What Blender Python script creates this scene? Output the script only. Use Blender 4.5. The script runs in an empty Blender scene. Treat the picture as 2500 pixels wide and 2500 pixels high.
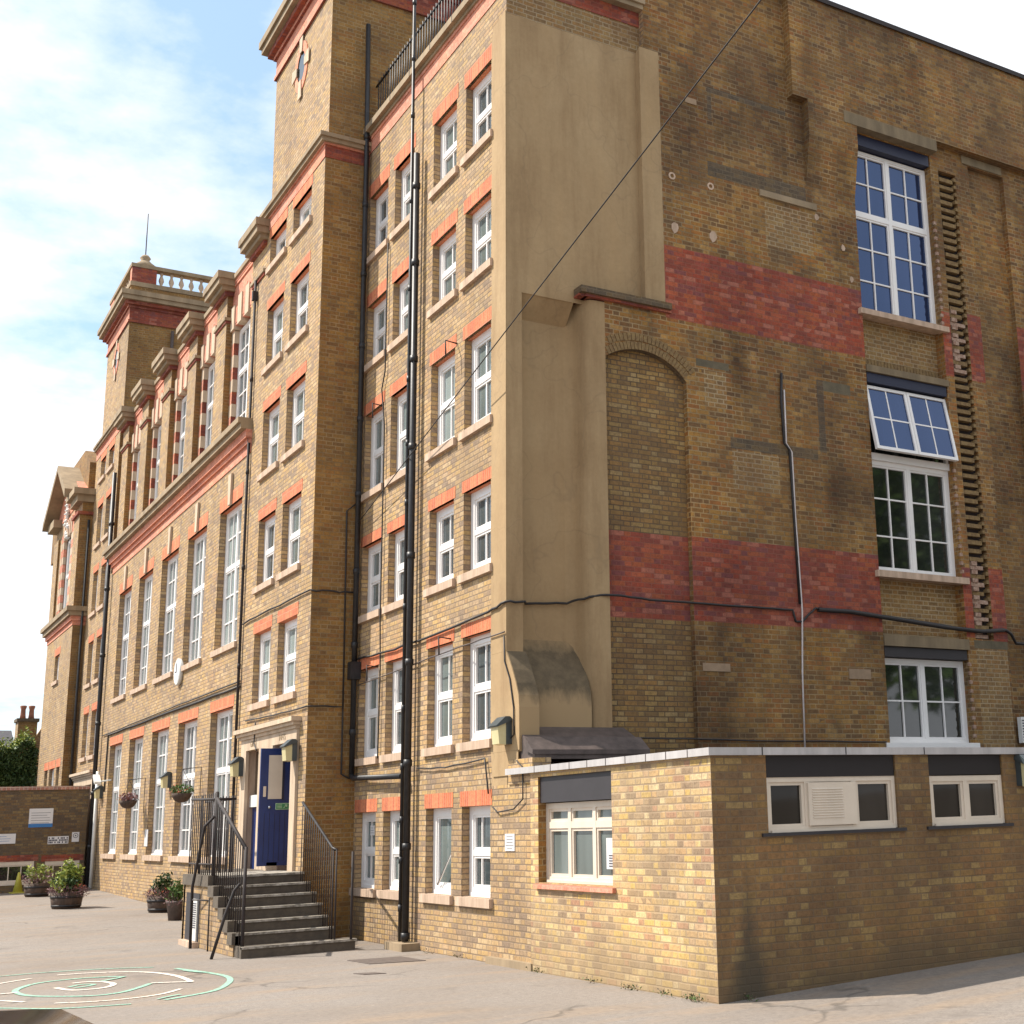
import bpy, bmesh, math, random
from mathutils import Vector, Matrix
random.seed(7)
S=bpy.context.scene
COL=S.collection
# ------------------------------------------------------------------ materials
def newmat(name):
    m=bpy.data.materials.new(name); m.use_nodes=True
    nt=m.node_tree; nt.nodes.clear()
    o=nt.nodes.new('ShaderNodeOutputMaterial'); b=nt.nodes.new('ShaderNodeBsdfPrincipled')
    nt.links.new(b.outputs[0],o.inputs[0]); return m,nt,b
def N(nt,t,**k):
    n=nt.nodes.new(t)
    for a,v in k.items(): setattr(n,a,v)
    return n
def MATH(nt,op,a,b=None,c=None):
    n=N(nt,'ShaderNodeMath',operation=op)
    for i,v in enumerate((a,b,c)):
        if v is None: continue
        if isinstance(v,(int,float)): n.inputs[i].default_value=v
        else: nt.links.new(v,n.inputs[i])
    return n.outputs[0]
def MIX(nt,f,a,b,mode='MIX'):
    n=N(nt,'ShaderNodeMix',data_type='RGBA',blend_type=mode)
    for i,v in ((0,f),(6,a),(7,b)):
        if isinstance(v,(int,float)): n.inputs[i].default_value=v
        elif isinstance(v,tuple): n.inputs[i].default_value=(*v,1) if len(v)==3 else v
        else: nt.links.new(v,n.inputs[i])
    return n.outputs[2]
def RAMP(nt,fac,stops,interp='LINEAR'):
    n=N(nt,'ShaderNodeValToRGB'); cr=n.color_ramp; cr.interpolation=interp
    while len(cr.elements)<len(stops): cr.elements.new(0.5)
    for e,(p,c) in zip(cr.elements,stops): e.position=p; e.color=(*c,1) if len(c)==3 else c
    nt.links.new(fac,n.inputs[0]); return n.outputs[0]
def NOISE(nt,vec,scale,detail=4,rough=.6,w=None):
    n=N(nt,'ShaderNodeTexNoise'); n.inputs['Scale'].default_value=scale; n.inputs['Detail'].default_value=detail; n.inputs['Roughness'].default_value=rough
    if vec is not None: nt.links.new(vec,n.inputs['Vector'])
    return n.outputs[0]
def brick(name,cols,mortar,bw=.225,bh=.075,mt=.011,header=True,stain=.5,stain_col=(.05,.04,.03),patch=.35,bump=.35,rough=.9,soot=0.0,mvar=.5,shift=1.0,blotch=.8,grime=0,spot=False,big=0):
    """masonry: each brick gets its own colour from a list, joints, weather staining"""
    m,nt,b=newmat(name); L=nt.links
    uv=N(nt,'ShaderNodeUVMap'); sep=N(nt,'ShaderNodeSeparateXYZ'); L.new(uv.outputs[0],sep.inputs[0])
    geo=N(nt,'ShaderNodeTexCoord').outputs['Object']
    # slight waviness of the courses
    wob=MATH(nt,'MULTIPLY',MATH(nt,'SUBTRACT',NOISE(nt,geo,3.0,2),.5),.012)
    u=MATH(nt,'ADD',sep.outputs[0],wob); v=MATH(nt,'ADD',sep.outputs[1],wob)
    P=bw*1.5 if header else bw
    vr=MATH(nt,'DIVIDE',v,bh); row=MATH(nt,'FLOOR',vr)
    off=MATH(nt,'MULTIPLY',MATH(nt,'FLOORED_MODULO',row,2),.5*shift)
    uu=MATH(nt,'ADD',MATH(nt,'DIVIDE',u,P),off); base=MATH(nt,'FLOOR',uu); fr=MATH(nt,'FRACT',uu)
    d=MATH(nt,'MINIMUM',fr,MATH(nt,'SUBTRACT',1,fr))
    idn=base
    if header:
        d=MATH(nt,'MINIMUM',d,MATH(nt,'ABSOLUTE',MATH(nt,'SUBTRACT',fr,.6667)))
        idn=MATH(nt,'ADD',MATH(nt,'MULTIPLY',base,2),MATH(nt,'GREATER_THAN',fr,.6667))
    du=MATH(nt,'MULTIPLY',d,P)
    fv=MATH(nt,'FRACT',vr); dv=MATH(nt,'MULTIPLY',MATH(nt,'MINIMUM',fv,MATH(nt,'SUBTRACT',1,fv)),bh)
    dd=MATH(nt,'MINIMUM',du,dv)
    rag=MATH(nt,'MULTIPLY',MATH(nt,'SUBTRACT',NOISE(nt,geo,28,3),.5),.008)
    dd=MATH(nt,'ADD',dd,rag)
    mr=N(nt,'ShaderNodeMapRange'); mr.interpolation_type='SMOOTHSTEP'; L.new(dd,mr.inputs[0])
    mr.inputs[1].default_value=mt*.35; mr.inputs[2].default_value=mt*.95; mr.inputs[3].default_value=1; mr.inputs[4].default_value=0
    mask=mr.outputs[0]
    cmb=N(nt,'ShaderNodeCombineXYZ'); L.new(idn,cmb.inputs[0]); L.new(row,cmb.inputs[1])
    wn=N(nt,'ShaderNodeTexWhiteNoise',noise_dimensions='2D'); L.new(cmb.outputs[0],wn.inputs[0])
    n=len(cols); stops=[(i/n,c) for i,c in enumerate(cols)]
    # neighbourhoods of similar bricks
    val=MATH(nt,'FRACT',MATH(nt,'ADD',wn.outputs[0],MATH(nt,'MULTIPLY',NOISE(nt,geo,.5,2),patch)))
    bc=RAMP(nt,val,stops,'CONSTANT')
    fine=NOISE(nt,geo,60,5,.7)
    bc=MIX(nt,.65,bc,RAMP(nt,fine,[(.25,(.35,.33,.30)),(.75,(.75,.75,.72))]),'OVERLAY')
    bc=MIX(nt,1.0,bc,RAMP(nt,NOISE(nt,geo,21,4,.7),[(.30,(.62,.60,.58)),(.50,(1,1,1)),(.70,(1.22,1.2,1.15))]),'MULTIPLY')
    mc=MIX(nt,mvar,mortar,RAMP(nt,NOISE(nt,geo,2.2,4),[(.35,tuple(c*.45 for c in mortar)),(.65,mortar)]))
    c=MIX(nt,mask,bc,mc)
    hue=RAMP(nt,NOISE(nt,geo,.9,5,.62),[(.34,(.80,.72,.70)),(.5,(1,1,1)),(.64,(1.16,1.08,.92))]); c=MIX(nt,blotch,c,MIX(nt,1.0,c,hue,'MULTIPLY'))
    # weathering
    mp=N(nt,'ShaderNodeMapping'); mp.inputs['Scale'].default_value=(1,1,.45); L.new(geo,mp.inputs[0])
    st=RAMP(nt,NOISE(nt,mp.outputs[0],.7,7,.65),[(.38,(0,0,0)),(.68,(1,1,1))])
    c=MIX(nt,MATH(nt,'MULTIPLY',st,stain),c,MIX(nt,1.0,c,stain_col,'MULTIPLY') if False else stain_col)
    if soot>0:
        st2=RAMP(nt,NOISE(nt,mp.outputs[0],2.6,6,.7),[(.45,(0,0,0)),(.7,(1,1,1))])
        c=MIX(nt,MATH(nt,'MULTIPLY',st2,soot),c,stain_col)
    if big:
        q1=RAMP(nt,NOISE(nt,geo,.42,6,.6),[(.36,(.52,.49,.48)),(.50,(1,1,1)),(.64,(1.16,1.08,.96))]); c=MIX(nt,big,c,MIX(nt,1.0,c,q1,'MULTIPLY'))
        mp2=N(nt,'ShaderNodeMapping'); mp2.inputs['Scale'].default_value=(2.2,2.2,.22); L.new(geo,mp2.inputs[0])
        q2=RAMP(nt,NOISE(nt,mp2.outputs[0],1.0,6,.65),[(.34,(.60,.58,.56)),(.50,(1,1,1))]); c=MIX(nt,big*.6,c,MIX(nt,1.0,c,q2,'MULTIPLY'))
    if grime:
        sg=N(nt,'ShaderNodeSeparateXYZ'); L.new(geo,sg.inputs[0]); k=MATH(nt,'ADD',sg.outputs[2],MATH(nt,'MULTIPLY',MATH(nt,'SUBTRACT',NOISE(nt,geo,1.6,6,.7),.5),1.5))
        c=MIX(nt,MATH(nt,'MULTIPLY',RAMP(nt,k,[(.05,(1,1,1)),(.65,(0,0,0))]),grime),c,stain_col)
    if spot:
        k2=MATH(nt,'ADD',MATH(nt,'ADD',MATH(nt,'MULTIPLY',MATH(nt,'ABSOLUTE',MATH(nt,'SUBTRACT',sg.outputs[0],.40)),2.6),MATH(nt,'MULTIPLY',sg.outputs[2],.55)),MATH(nt,'MULTIPLY',MATH(nt,'SUBTRACT',NOISE(nt,geo,5,5,.7),.5),.8))
        c=MIX(nt,MATH(nt,'MULTIPLY',RAMP(nt,k2,[(.35,(1,1,1)),(.85,(0,0,0))]),.8),c,(.06,.048,.032))
    L.new(c,b.inputs['Base Color']); b.inputs['Roughness'].default_value=rough
    bp=N(nt,'ShaderNodeBump'); bp.inputs['Strength'].default_value=bump; bp.inputs['Distance'].default_value=.012
    h=MATH(nt,'ADD',MATH(nt,'SUBTRACT',1,mask),MATH(nt,'MULTIPLY',fine,.5)); L.new(h,bp.inputs['Height']); L.new(bp.outputs[0],b.inputs['Normal'])
    return m
def plain(name,col,rough=.7,var=.15,scale=3,bump=0,bscale=40,metal=0,spec=.5,col2=None,streak=False,ior=None,lo=.35,hi=.7):
    m,nt,b=newmat(name); geo=N(nt,'ShaderNodeTexCoord').outputs['Object']
    vec=geo
    if streak:
        mp=N(nt,'ShaderNodeMapping'); mp.inputs['Scale'].default_value=(1,1,.18); nt.links.new(geo,mp.inputs[0]); vec=mp.outputs[0]
    c2=col2 or tuple(x*(1-var*2) for x in col)
    c=RAMP(nt,NOISE(nt,vec,scale,6,.65),[(lo,c2),(hi,col)])
    nt.links.new(c,b.inputs['Base Color']); b.inputs['Roughness'].default_value=rough; b.inputs['Metallic'].default_value=metal
    b.inputs['Specular IOR Level'].default_value=spec
    if ior: b.inputs['IOR'].default_value=ior
    if bump:
        bp=N(nt,'ShaderNodeBump'); bp.inputs['Strength'].default_value=bump; bp.inputs['Distance'].default_value=.01
        nt.links.new(NOISE(nt,geo,bscale,5,.7),bp.inputs['Height']); nt.links.new(bp.outputs[0],b.inputs['Normal'])
    return m
M={}
stockL=[(0.380,0.253,0.130),(0.418,0.285,0.153),(0.332,0.222,0.121),(0.399,0.258,0.112),(0.446,0.320,0.186),(0.285,0.195,0.121),(0.380,0.240,0.126),(0.427,0.280,0.116),(0.228,0.160,0.112),(0.399,0.275,0.167),(0.351,0.227,0.107)]
M['stock']=brick('stock_brick',stockL,(.23,.165,.11),mt=.013,stain=.28,stain_col=(.26,.185,.11),patch=.06,blotch=.55,soot=.24,mvar=.6,big=.3)
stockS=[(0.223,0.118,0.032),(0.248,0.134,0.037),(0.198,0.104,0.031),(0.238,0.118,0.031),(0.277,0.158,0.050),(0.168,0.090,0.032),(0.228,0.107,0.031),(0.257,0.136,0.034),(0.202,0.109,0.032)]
M['shade']=brick('shaded_stock_brick',stockS,(.34,.24,.12),mt=.011,stain=.35,stain_col=(.135,.085,.038),patch=.12,mvar=.9,blotch=.8,big=.5)  # stock brick again, its colour darkened for faces turned from the sun
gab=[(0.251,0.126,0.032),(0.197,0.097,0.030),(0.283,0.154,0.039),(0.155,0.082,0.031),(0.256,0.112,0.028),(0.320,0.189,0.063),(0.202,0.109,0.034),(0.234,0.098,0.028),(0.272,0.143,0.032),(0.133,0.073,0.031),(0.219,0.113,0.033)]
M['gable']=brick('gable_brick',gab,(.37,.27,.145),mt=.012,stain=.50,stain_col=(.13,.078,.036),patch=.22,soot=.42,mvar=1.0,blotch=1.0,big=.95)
M['archfill']=brick('arch_infill_brick',[(.235,.145,.050),(.215,.125,.043),(.26,.17,.065),(.19,.11,.043),(.24,.135,.046),(.28,.195,.09),(.165,.10,.042)],(.13,.085,.05),mt=.013,stain=.4,stain_col=(.14,.09,.042),patch=.2,soot=.2,mvar=.8)
M['gable_sooty']=brick('sooty_brick',[(.115,.078,.045),(.095,.066,.042),(.135,.09,.045),(.085,.062,.04)],(.16,.12,.075),stain=.4,stain_col=(.075,.055,.036))
M['infill']=brick('infill_brick',[(.24,.148,.058),(.21,.125,.05),(.27,.17,.068),(.19,.115,.05),(.25,.14,.05)],(.38,.29,.175),mt=.013,stain=.3,stain_col=(.14,.09,.046),mvar=.45)
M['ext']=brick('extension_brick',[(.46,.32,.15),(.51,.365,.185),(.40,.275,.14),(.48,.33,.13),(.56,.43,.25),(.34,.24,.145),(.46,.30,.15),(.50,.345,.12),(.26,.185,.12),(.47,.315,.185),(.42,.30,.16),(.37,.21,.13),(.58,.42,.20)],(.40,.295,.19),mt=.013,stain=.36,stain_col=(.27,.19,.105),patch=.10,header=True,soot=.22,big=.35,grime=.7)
M['extS']=brick('extension_shaded_brick',[(.215,.125,.050),(.235,.14,.052),(.19,.108,.048),(.26,.165,.062),(.165,.098,.05),(.225,.12,.048),(.30,.205,.085),(.20,.113,.05),(.22,.133,.048),(.21,.12,.05)],(.20,.135,.075),mt=.011,stain=.45,stain_col=(.125,.082,.042),patch=.25,grime=.8,spot=True,big=.5)  # extension brick with the front's shade put into its colours, plus real grime
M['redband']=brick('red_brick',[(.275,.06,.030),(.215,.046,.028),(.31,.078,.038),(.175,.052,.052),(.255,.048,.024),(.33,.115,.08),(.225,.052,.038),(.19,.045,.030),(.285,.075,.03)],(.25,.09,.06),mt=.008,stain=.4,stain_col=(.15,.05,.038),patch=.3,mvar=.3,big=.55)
M['redlit']=brick('sunlit_red_brick',[(.60,.24,.16),(.55,.21,.14),(.62,.27,.19),(.52,.20,.13)],(.55,.26,.19),mt=.006,stain=.15,stain_col=(.42,.18,.12),patch=.1)  # the red brick lightened in colour to carry sunlight on lit faces
M['lintel']=brick('gauged_red_brick',[(.58,.17,.07),(.52,.145,.06),(.62,.20,.09),(.48,.13,.06)],(.60,.30,.19),bw=.072,bh=.30,mt=.009,header=False,stain=.25,stain_col=(.36,.12,.06),patch=.05,shift=0)
M['lowwall']=brick('yard_wall_brick',[(.13,.085,.045),(.17,.11,.05),(.10,.07,.045),(.15,.09,.04),(.19,.13,.06)],(.13,.10,.07),stain=.35,stain_col=(.07,.05,.035))
M['coping']=brick('coping_brick',[(.36,.17,.13),(.42,.22,.17),(.32,.15,.12),(.30,.17,.15)],(.55,.45,.38),bw=.11,bh=.2,mt=.012,header=False,stain=.2,stain_col=(.16,.09,.07),shift=0)
M['stone']=plain('portland_stone',(.60,.46,.33),.85,.12,5,.2,col2=(.40,.30,.21),streak=True)
M['stoneW']=plain('weathered_stone',(.36,.265,.165),.9,.25,2.5,.2,streak=True,col2=(.21,.155,.095))
M['sill']=plain('stone_sill',(.58,.42,.31),.85,.14,7,.2,col2=(.36,.255,.18),streak=True)
def cement():
    m,nt,b=newmat('cement_render'); geo=N(nt,'ShaderNodeTexCoord').outputs['Object']
    mp=N(nt,'ShaderNodeMapping'); mp.inputs['Scale'].default_value=(1,1,.13); nt.links.new(geo,mp.inputs[0])
    a=RAMP(nt,NOISE(nt,geo,.55,7,.62),[(.34,(.315,.208,.106)),(.5,(.35,.237,.124)),(.66,(.38,.265,.144))])
    st=RAMP(nt,NOISE(nt,mp.outputs[0],2.4,7,.68),[(.36,(.80,.77,.74)),(.52,(1,1,1)),(.66,(1.06,1.05,1.03))]); a=MIX(nt,.85,a,MIX(nt,1.0,a,st,'MULTIPLY'))
    f=RAMP(nt,NOISE(nt,geo,16,6,.7),[(.3,(.93,.93,.92)),(.7,(1.05,1.05,1.05))]); a=MIX(nt,1.0,a,f,'MULTIPLY')
    vo=N(nt,'ShaderNodeTexVoronoi',feature='DISTANCE_TO_EDGE'); vo.inputs['Scale'].default_value=.35; dn=N(nt,'ShaderNodeVectorMath',operation='ADD'); nz=N(nt,'ShaderNodeTexNoise'); nz.inputs['Scale'].default_value=1.6; nt.links.new(geo,nz.inputs[0]); nt.links.new(geo,dn.inputs[0]); nt.links.new(nz.outputs[1],dn.inputs[1]); nt.links.new(dn.outputs[0],vo.inputs['Vector'])
    ck=RAMP(nt,vo.outputs['Distance'],[(.0,(1,1,1)),(.006,(0,0,0))]); a=MIX(nt,MATH(nt,'MULTIPLY',ck,.28),a,(.20,.14,.08))
    nt.links.new(a,b.inputs['Base Color']); b.inputs['Roughness'].default_value=.92
    bp=N(nt,'ShaderNodeBump'); bp.inputs['Strength'].default_value=.25; bp.inputs['Distance'].default_value=.02; nt.links.new(NOISE(nt,geo,5,6,.6),bp.inputs['Height']); nt.links.new(bp.outputs[0],b.inputs['Normal']); return m
M['render']=cement()
M['renderD']=plain('mossy_render',(.15,.12,.075),.95,.2,5,.4,25,col2=(.095,.078,.05))
def mossy():
    m,nt,b=newmat('mossy_stained_render'); geo=N(nt,'ShaderNodeTexCoord').outputs['Object']; sp=N(nt,'ShaderNodeSeparateXYZ'); nt.links.new(geo,sp.inputs[0])
    mp=N(nt,'ShaderNodeMapping'); mp.inputs['Scale'].default_value=(1,1,.35); nt.links.new(geo,mp.inputs[0])
    d=MATH(nt,'ABSOLUTE',MATH(nt,'SUBTRACT',sp.outputs[2],3.86)); k=MATH(nt,'ADD',MATH(nt,'MULTIPLY',d,1.6),MATH(nt,'MULTIPLY',MATH(nt,'SUBTRACT',NOISE(nt,mp.outputs[0],4,6,.7),.5),.9))
    f=RAMP(nt,k,[(.45,(1,1,1)),(.80,(0,0,0))])
    a=RAMP(nt,NOISE(nt,geo,6,6,.7),[(.3,(.085,.062,.036)),(.7,(.16,.115,.065))]); c=MIX(nt,f,(.345,.234,.122),a)
    nt.links.new(c,b.inputs['Base Color']); b.inputs['Roughness'].default_value=.95; return m
M['mossy']=mossy()
M['dullstone']=plain('dull_concrete',(.25,.185,.11),.9,.2,4,.2,streak=True)
M['oldstone']=plain('weathered_stone_block',(.34,.235,.15),.9,.15,5)
M['white']=plain('white_pvc',(.80,.77,.75),.35,.03,2)
M['cream']=plain('cream_gloss_paint',(.68,.58,.47),.4,.06,3)
M['black']=plain('black_iron_paint',(.026,.024,.026),.48,.3,9,spec=.45,bump=.15,bscale=30)
M['rust']=plain('rusty_black_iron',(.034,.020,.018),.75,.25,14,col2=(.02,.017,.017))
M['fascia']=plain('black_fascia_board',(.030,.026,.030),.6,.1,3)
M['lead']=plain('lead_flashing',(.115,.085,.075),.6,.25,6,.1)
M['coping_metal']=plain('grey_roof_edging',(.50,.47,.46),.5,.16,4,streak=True)
M['navy']=plain('navy_gloss_paint',(.010,.032,.15),.32,.1,3)
M['bluebd']=plain('navy_board',(.010,.013,.042),.5,.1,3)
M['step']=plain('worn_step_stone',(.125,.10,.072),.85,.25,6,.3,col2=(.075,.058,.044))
M['nosing']=plain('worn_nosing_stone',(.50,.46,.40),.8,.2,10,.2,col2=(.13,.11,.085))
M['wood']=plain('old_oak_staves',(.10,.06,.04),.8,.3,12,.3,streak=True)
M['hoop']=plain('iron_hoop',(.05,.045,.045),.5,.2,8,metal=.6)
M['soil']=plain('soil',(.05,.035,.025),.95,.2,20,.3)
M['clay']=plain('terracotta',(.35,.14,.08),.8,.15,6)
M['slate']=plain('slate_roof',(.07,.065,.075),.7,.2,8,.1)
M['pale']=plain('pale_plastic',(.72,.70,.66),.45,.05,3)
M['lampglass']=plain('lamp_diffuser',(.60,.53,.30),.3,.1,3,col2=(.5,.43,.22))
M['hood']=plain('grey_lamp_hood',(.055,.07,.075),.35,.15,5)
M['sign']=plain('white_sign_board',(.66,.64,.64),.4,.03,2)
M['signblue']=plain('blue_sign_band',(.03,.16,.42),.4,.05,2)
M['ink']=plain('printed_ink',(.06,.06,.08),.6,.05,2)
M['green']=plain('green_sign',(.05,.24,.10),.4,.05,2)
M['greenlt']=plain('pale_sign_print',(.45,.62,.40),.4,.05,2)
M['mint']=plain('mint_playground_paint',(.25,.46,.35),.85,.12,26,col2=(.20,.19,.155),lo=.36,hi=.50)
M['wpaint']=plain('white_playground_paint',(.70,.62,.54),.85,.1,26,col2=(.26,.22,.19),lo=.35,hi=.48)
M['cover']=plain('iron_drain_cover',(.13,.10,.085),.7,.2,14,.3)
M['yellow']=plain('yellow_plastic',(.50,.45,.06),.5,.1,5)
M['carpaint']=plain('dark_car_paint',(.016,.015,.018),.12,.05,3,spec=.8)
M['chrome']=plain('bright_metal',(.6,.6,.62),.2,.05,3,metal=1)
M['tyre']=plain('rubber',(.02,.02,.02),.8,.1,5)
M['wire']=plain('black_cable',(.022,.018,.018),.6,.1,5)
M['whitewire']=plain('white_cable',(.62,.55,.53),.5,.1,5)
M['teeth']=plain('limewashed_brick_ends',(.46,.34,.26),.9,.3,18,.4,col2=(.24,.13,.09))
M['toothbrick']=plain('broken_brick_ends',(.27,.18,.075),.95,.3,16,.5,col2=(.15,.09,.042))
M['hollow']=plain('dark_brick_hollow',(.035,.022,.020),.95,.2,10,.3)  # near-black backing between the projecting bricks of the chase
def glass(name,base,spec_tint=(1,1,1),ior=1.9,vary=.5,scale=1.0):
    m,nt,b=newmat(name); geo=N(nt,'ShaderNodeTexCoord').outputs['Object']
    mp=N(nt,'ShaderNodeMapping'); mp.inputs['Scale'].default_value=(1,1,.25); nt.links.new(geo,mp.inputs[0])
    c=RAMP(nt,NOISE(nt,mp.outputs[0],scale,3),[(.4,base),(.62,tuple(min(1,x*(1+vary)+.01*vary) for x in base))])
    nt.links.new(c,b.inputs['Base Color']); b.inputs['Roughness'].default_value=.04
    b.inputs['IOR'].default_value=ior; b.inputs['Specular Tint'].default_value=(*spec_tint,1)
    bp=N(nt,'ShaderNodeBump'); bp.inputs['Strength'].default_value=.02; bp.inputs['Distance'].default_value=.05
    nt.links.new(NOISE(nt,geo,1.3,1),bp.inputs['Height']); nt.links.new(bp.outputs[0],b.inputs['Normal'])
    return m
M['glass']=glass('window_glass',(.055,.068,.066),ior=1.6,vary=1.4)
M['glassX']=glass('obscured_dark_glass',(.022,.018,.014),ior=1.33,vary=.6)
M['glassL']=glass('frosted_window_glass',(.16,.19,.185),ior=1.5,vary=.5)
M['glassK']=glass('dim_window_glass',(.022,.028,.030),ior=1.6,vary=1.5)
M['glassB']=glass('blue_reflecting_glass',(.008,.014,.04),(.30,.50,1),ior=1.95,vary=.5)
M['glassD']=glass('dark_window_glass',(.012,.014,.012),ior=1.8,vary=.6)
M['interior']=plain('dim_interior',(.14,.09,.05),.9,.1,2)
M['curtain']=plain('pale_curtain',(.42,.43,.40),.9,.2,9)
# foliage
def leafmat(name,a,b2,trans=.0):
    m,nt,b=newmat(name); oi=N(nt,'ShaderNodeNewGeometry')
    c=RAMP(nt,oi.outputs['Random Per Island'],[(0,a),(1,b2)]); nt.links.new(c,b.inputs['Base Color'])
    b.inputs['Roughness'].default_value=.55; b.inputs['Specular IOR Level'].default_value=.3
    return m
M['leafdark']=leafmat('dark_green_leaves',(.018,.04,.012),(.07,.11,.03))
M['leaf']=leafmat('green_leaves',(.04,.09,.02),(.12,.18,.04))
M['leafyel']=leafmat('yellow_green_leaves',(.10,.16,.03),(.36,.38,.07))
M['hedgecore']=plain('hedge_twigs',(.012,.018,.008),.95,.3,8)
M['heather']=leafmat('purple_heather_sprigs',(.12,.06,.07),(.30,.16,.15))
M['soilleaf']=leafmat('dry_litter',(.10,.07,.04),(.24,.18,.12))
M['flower']=leafmat('orange_flowers',(.5,.10,.06),(.6,.2,.1))
M['bark']=plain('bark',(.12,.09,.065),.9,.3,10,.4)
# asphalt
def asphalt():
    m,nt,b=newmat('playground_asphalt'); L=nt.links; geo=N(nt,'ShaderNodeTexCoord').outputs['Object']
    fine=NOISE(nt,geo,55,6,.75); agg=RAMP(nt,fine,[(.32,(.148,.127,.110)),(.5,(.21,.182,.16)),(.68,(.295,.262,.232))])
    big=NOISE(nt,geo,.35,6,.6)
    c=MIX(nt,RAMP(nt,big,[(.4,(0,0,0)),(.66,(1,1,1))]),agg,(.185,.152,.126)); 
    mp=N(nt,'ShaderNodeMapping'); mp.inputs['Rotation'].default_value=(0,0,.55); mp.inputs['Scale'].default_value=(.5,2.2,1); L.new(geo,mp.inputs[0])
    st=RAMP(nt,NOISE(nt,mp.outputs[0],.8,5,.6),[(.50,(0,0,0)),(.68,(.75,.75,.75))])
    c=MIX(nt,st,c,(.25,.185,.13))
    vo=N(nt,'ShaderNodeTexVoronoi',feature='DISTANCE_TO_EDGE'); vo.inputs['Scale'].default_value=.28; dn=N(nt,'ShaderNodeVectorMath',operation='ADD'); nz=N(nt,'ShaderNodeTexNoise'); nz.inputs['Scale'].default_value=1.2; nz.inputs['Detail'].default_value=6; L.new(geo,nz.inputs[0]); L.new(geo,dn.inputs[0]); L.new(nz.outputs[1],dn.inputs[1]); L.new(dn.outputs[0],vo.inputs['Vector'])
    ck=RAMP(nt,vo.outputs['Distance'],[(.0,(1,1,1)),(.012,(0,0,0))]); ck=MATH(nt,'MULTIPLY',ck,RAMP(nt,NOISE(nt,geo,.5,3),[(.5,(0,0,0)),(.58,(.7,.7,.7))])); c=MIX(nt,ck,c,(.07,.058,.048))
    oil=RAMP(nt,NOISE(nt,geo,1.1,4,.5),[(.62,(0,0,0)),(.72,(.45,.45,.45))]); c=MIX(nt,oil,c,(.12,.10,.085))
    spk=RAMP(nt,NOISE(nt,geo,9,2,.4),[(.70,(0,0,0)),(.76,(1,1,1))])
    c=MIX(nt,MATH(nt,'MULTIPLY',spk,.25),c,(.40,.36,.32))
    c=MIX(nt,1.0,c,RAMP(nt,NOISE(nt,geo,14,5,.75),[(.32,(.80,.79,.78)),(.5,(1,1,1)),(.7,(1.16,1.15,1.13))]),'MULTIPLY')
    L.new(c,b.inputs['Base Color']); b.inputs['Roughness'].default_value=.92
    bp=N(nt,'ShaderNodeBump'); bp.inputs['Strength'].default_value=.35; bp.inputs['Distance'].default_value=.01
    L.new(fine,bp.inputs['Height']); L.new(bp.outputs[0],b.inputs['Normal']); return m
M['asphalt']=asphalt()
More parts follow.
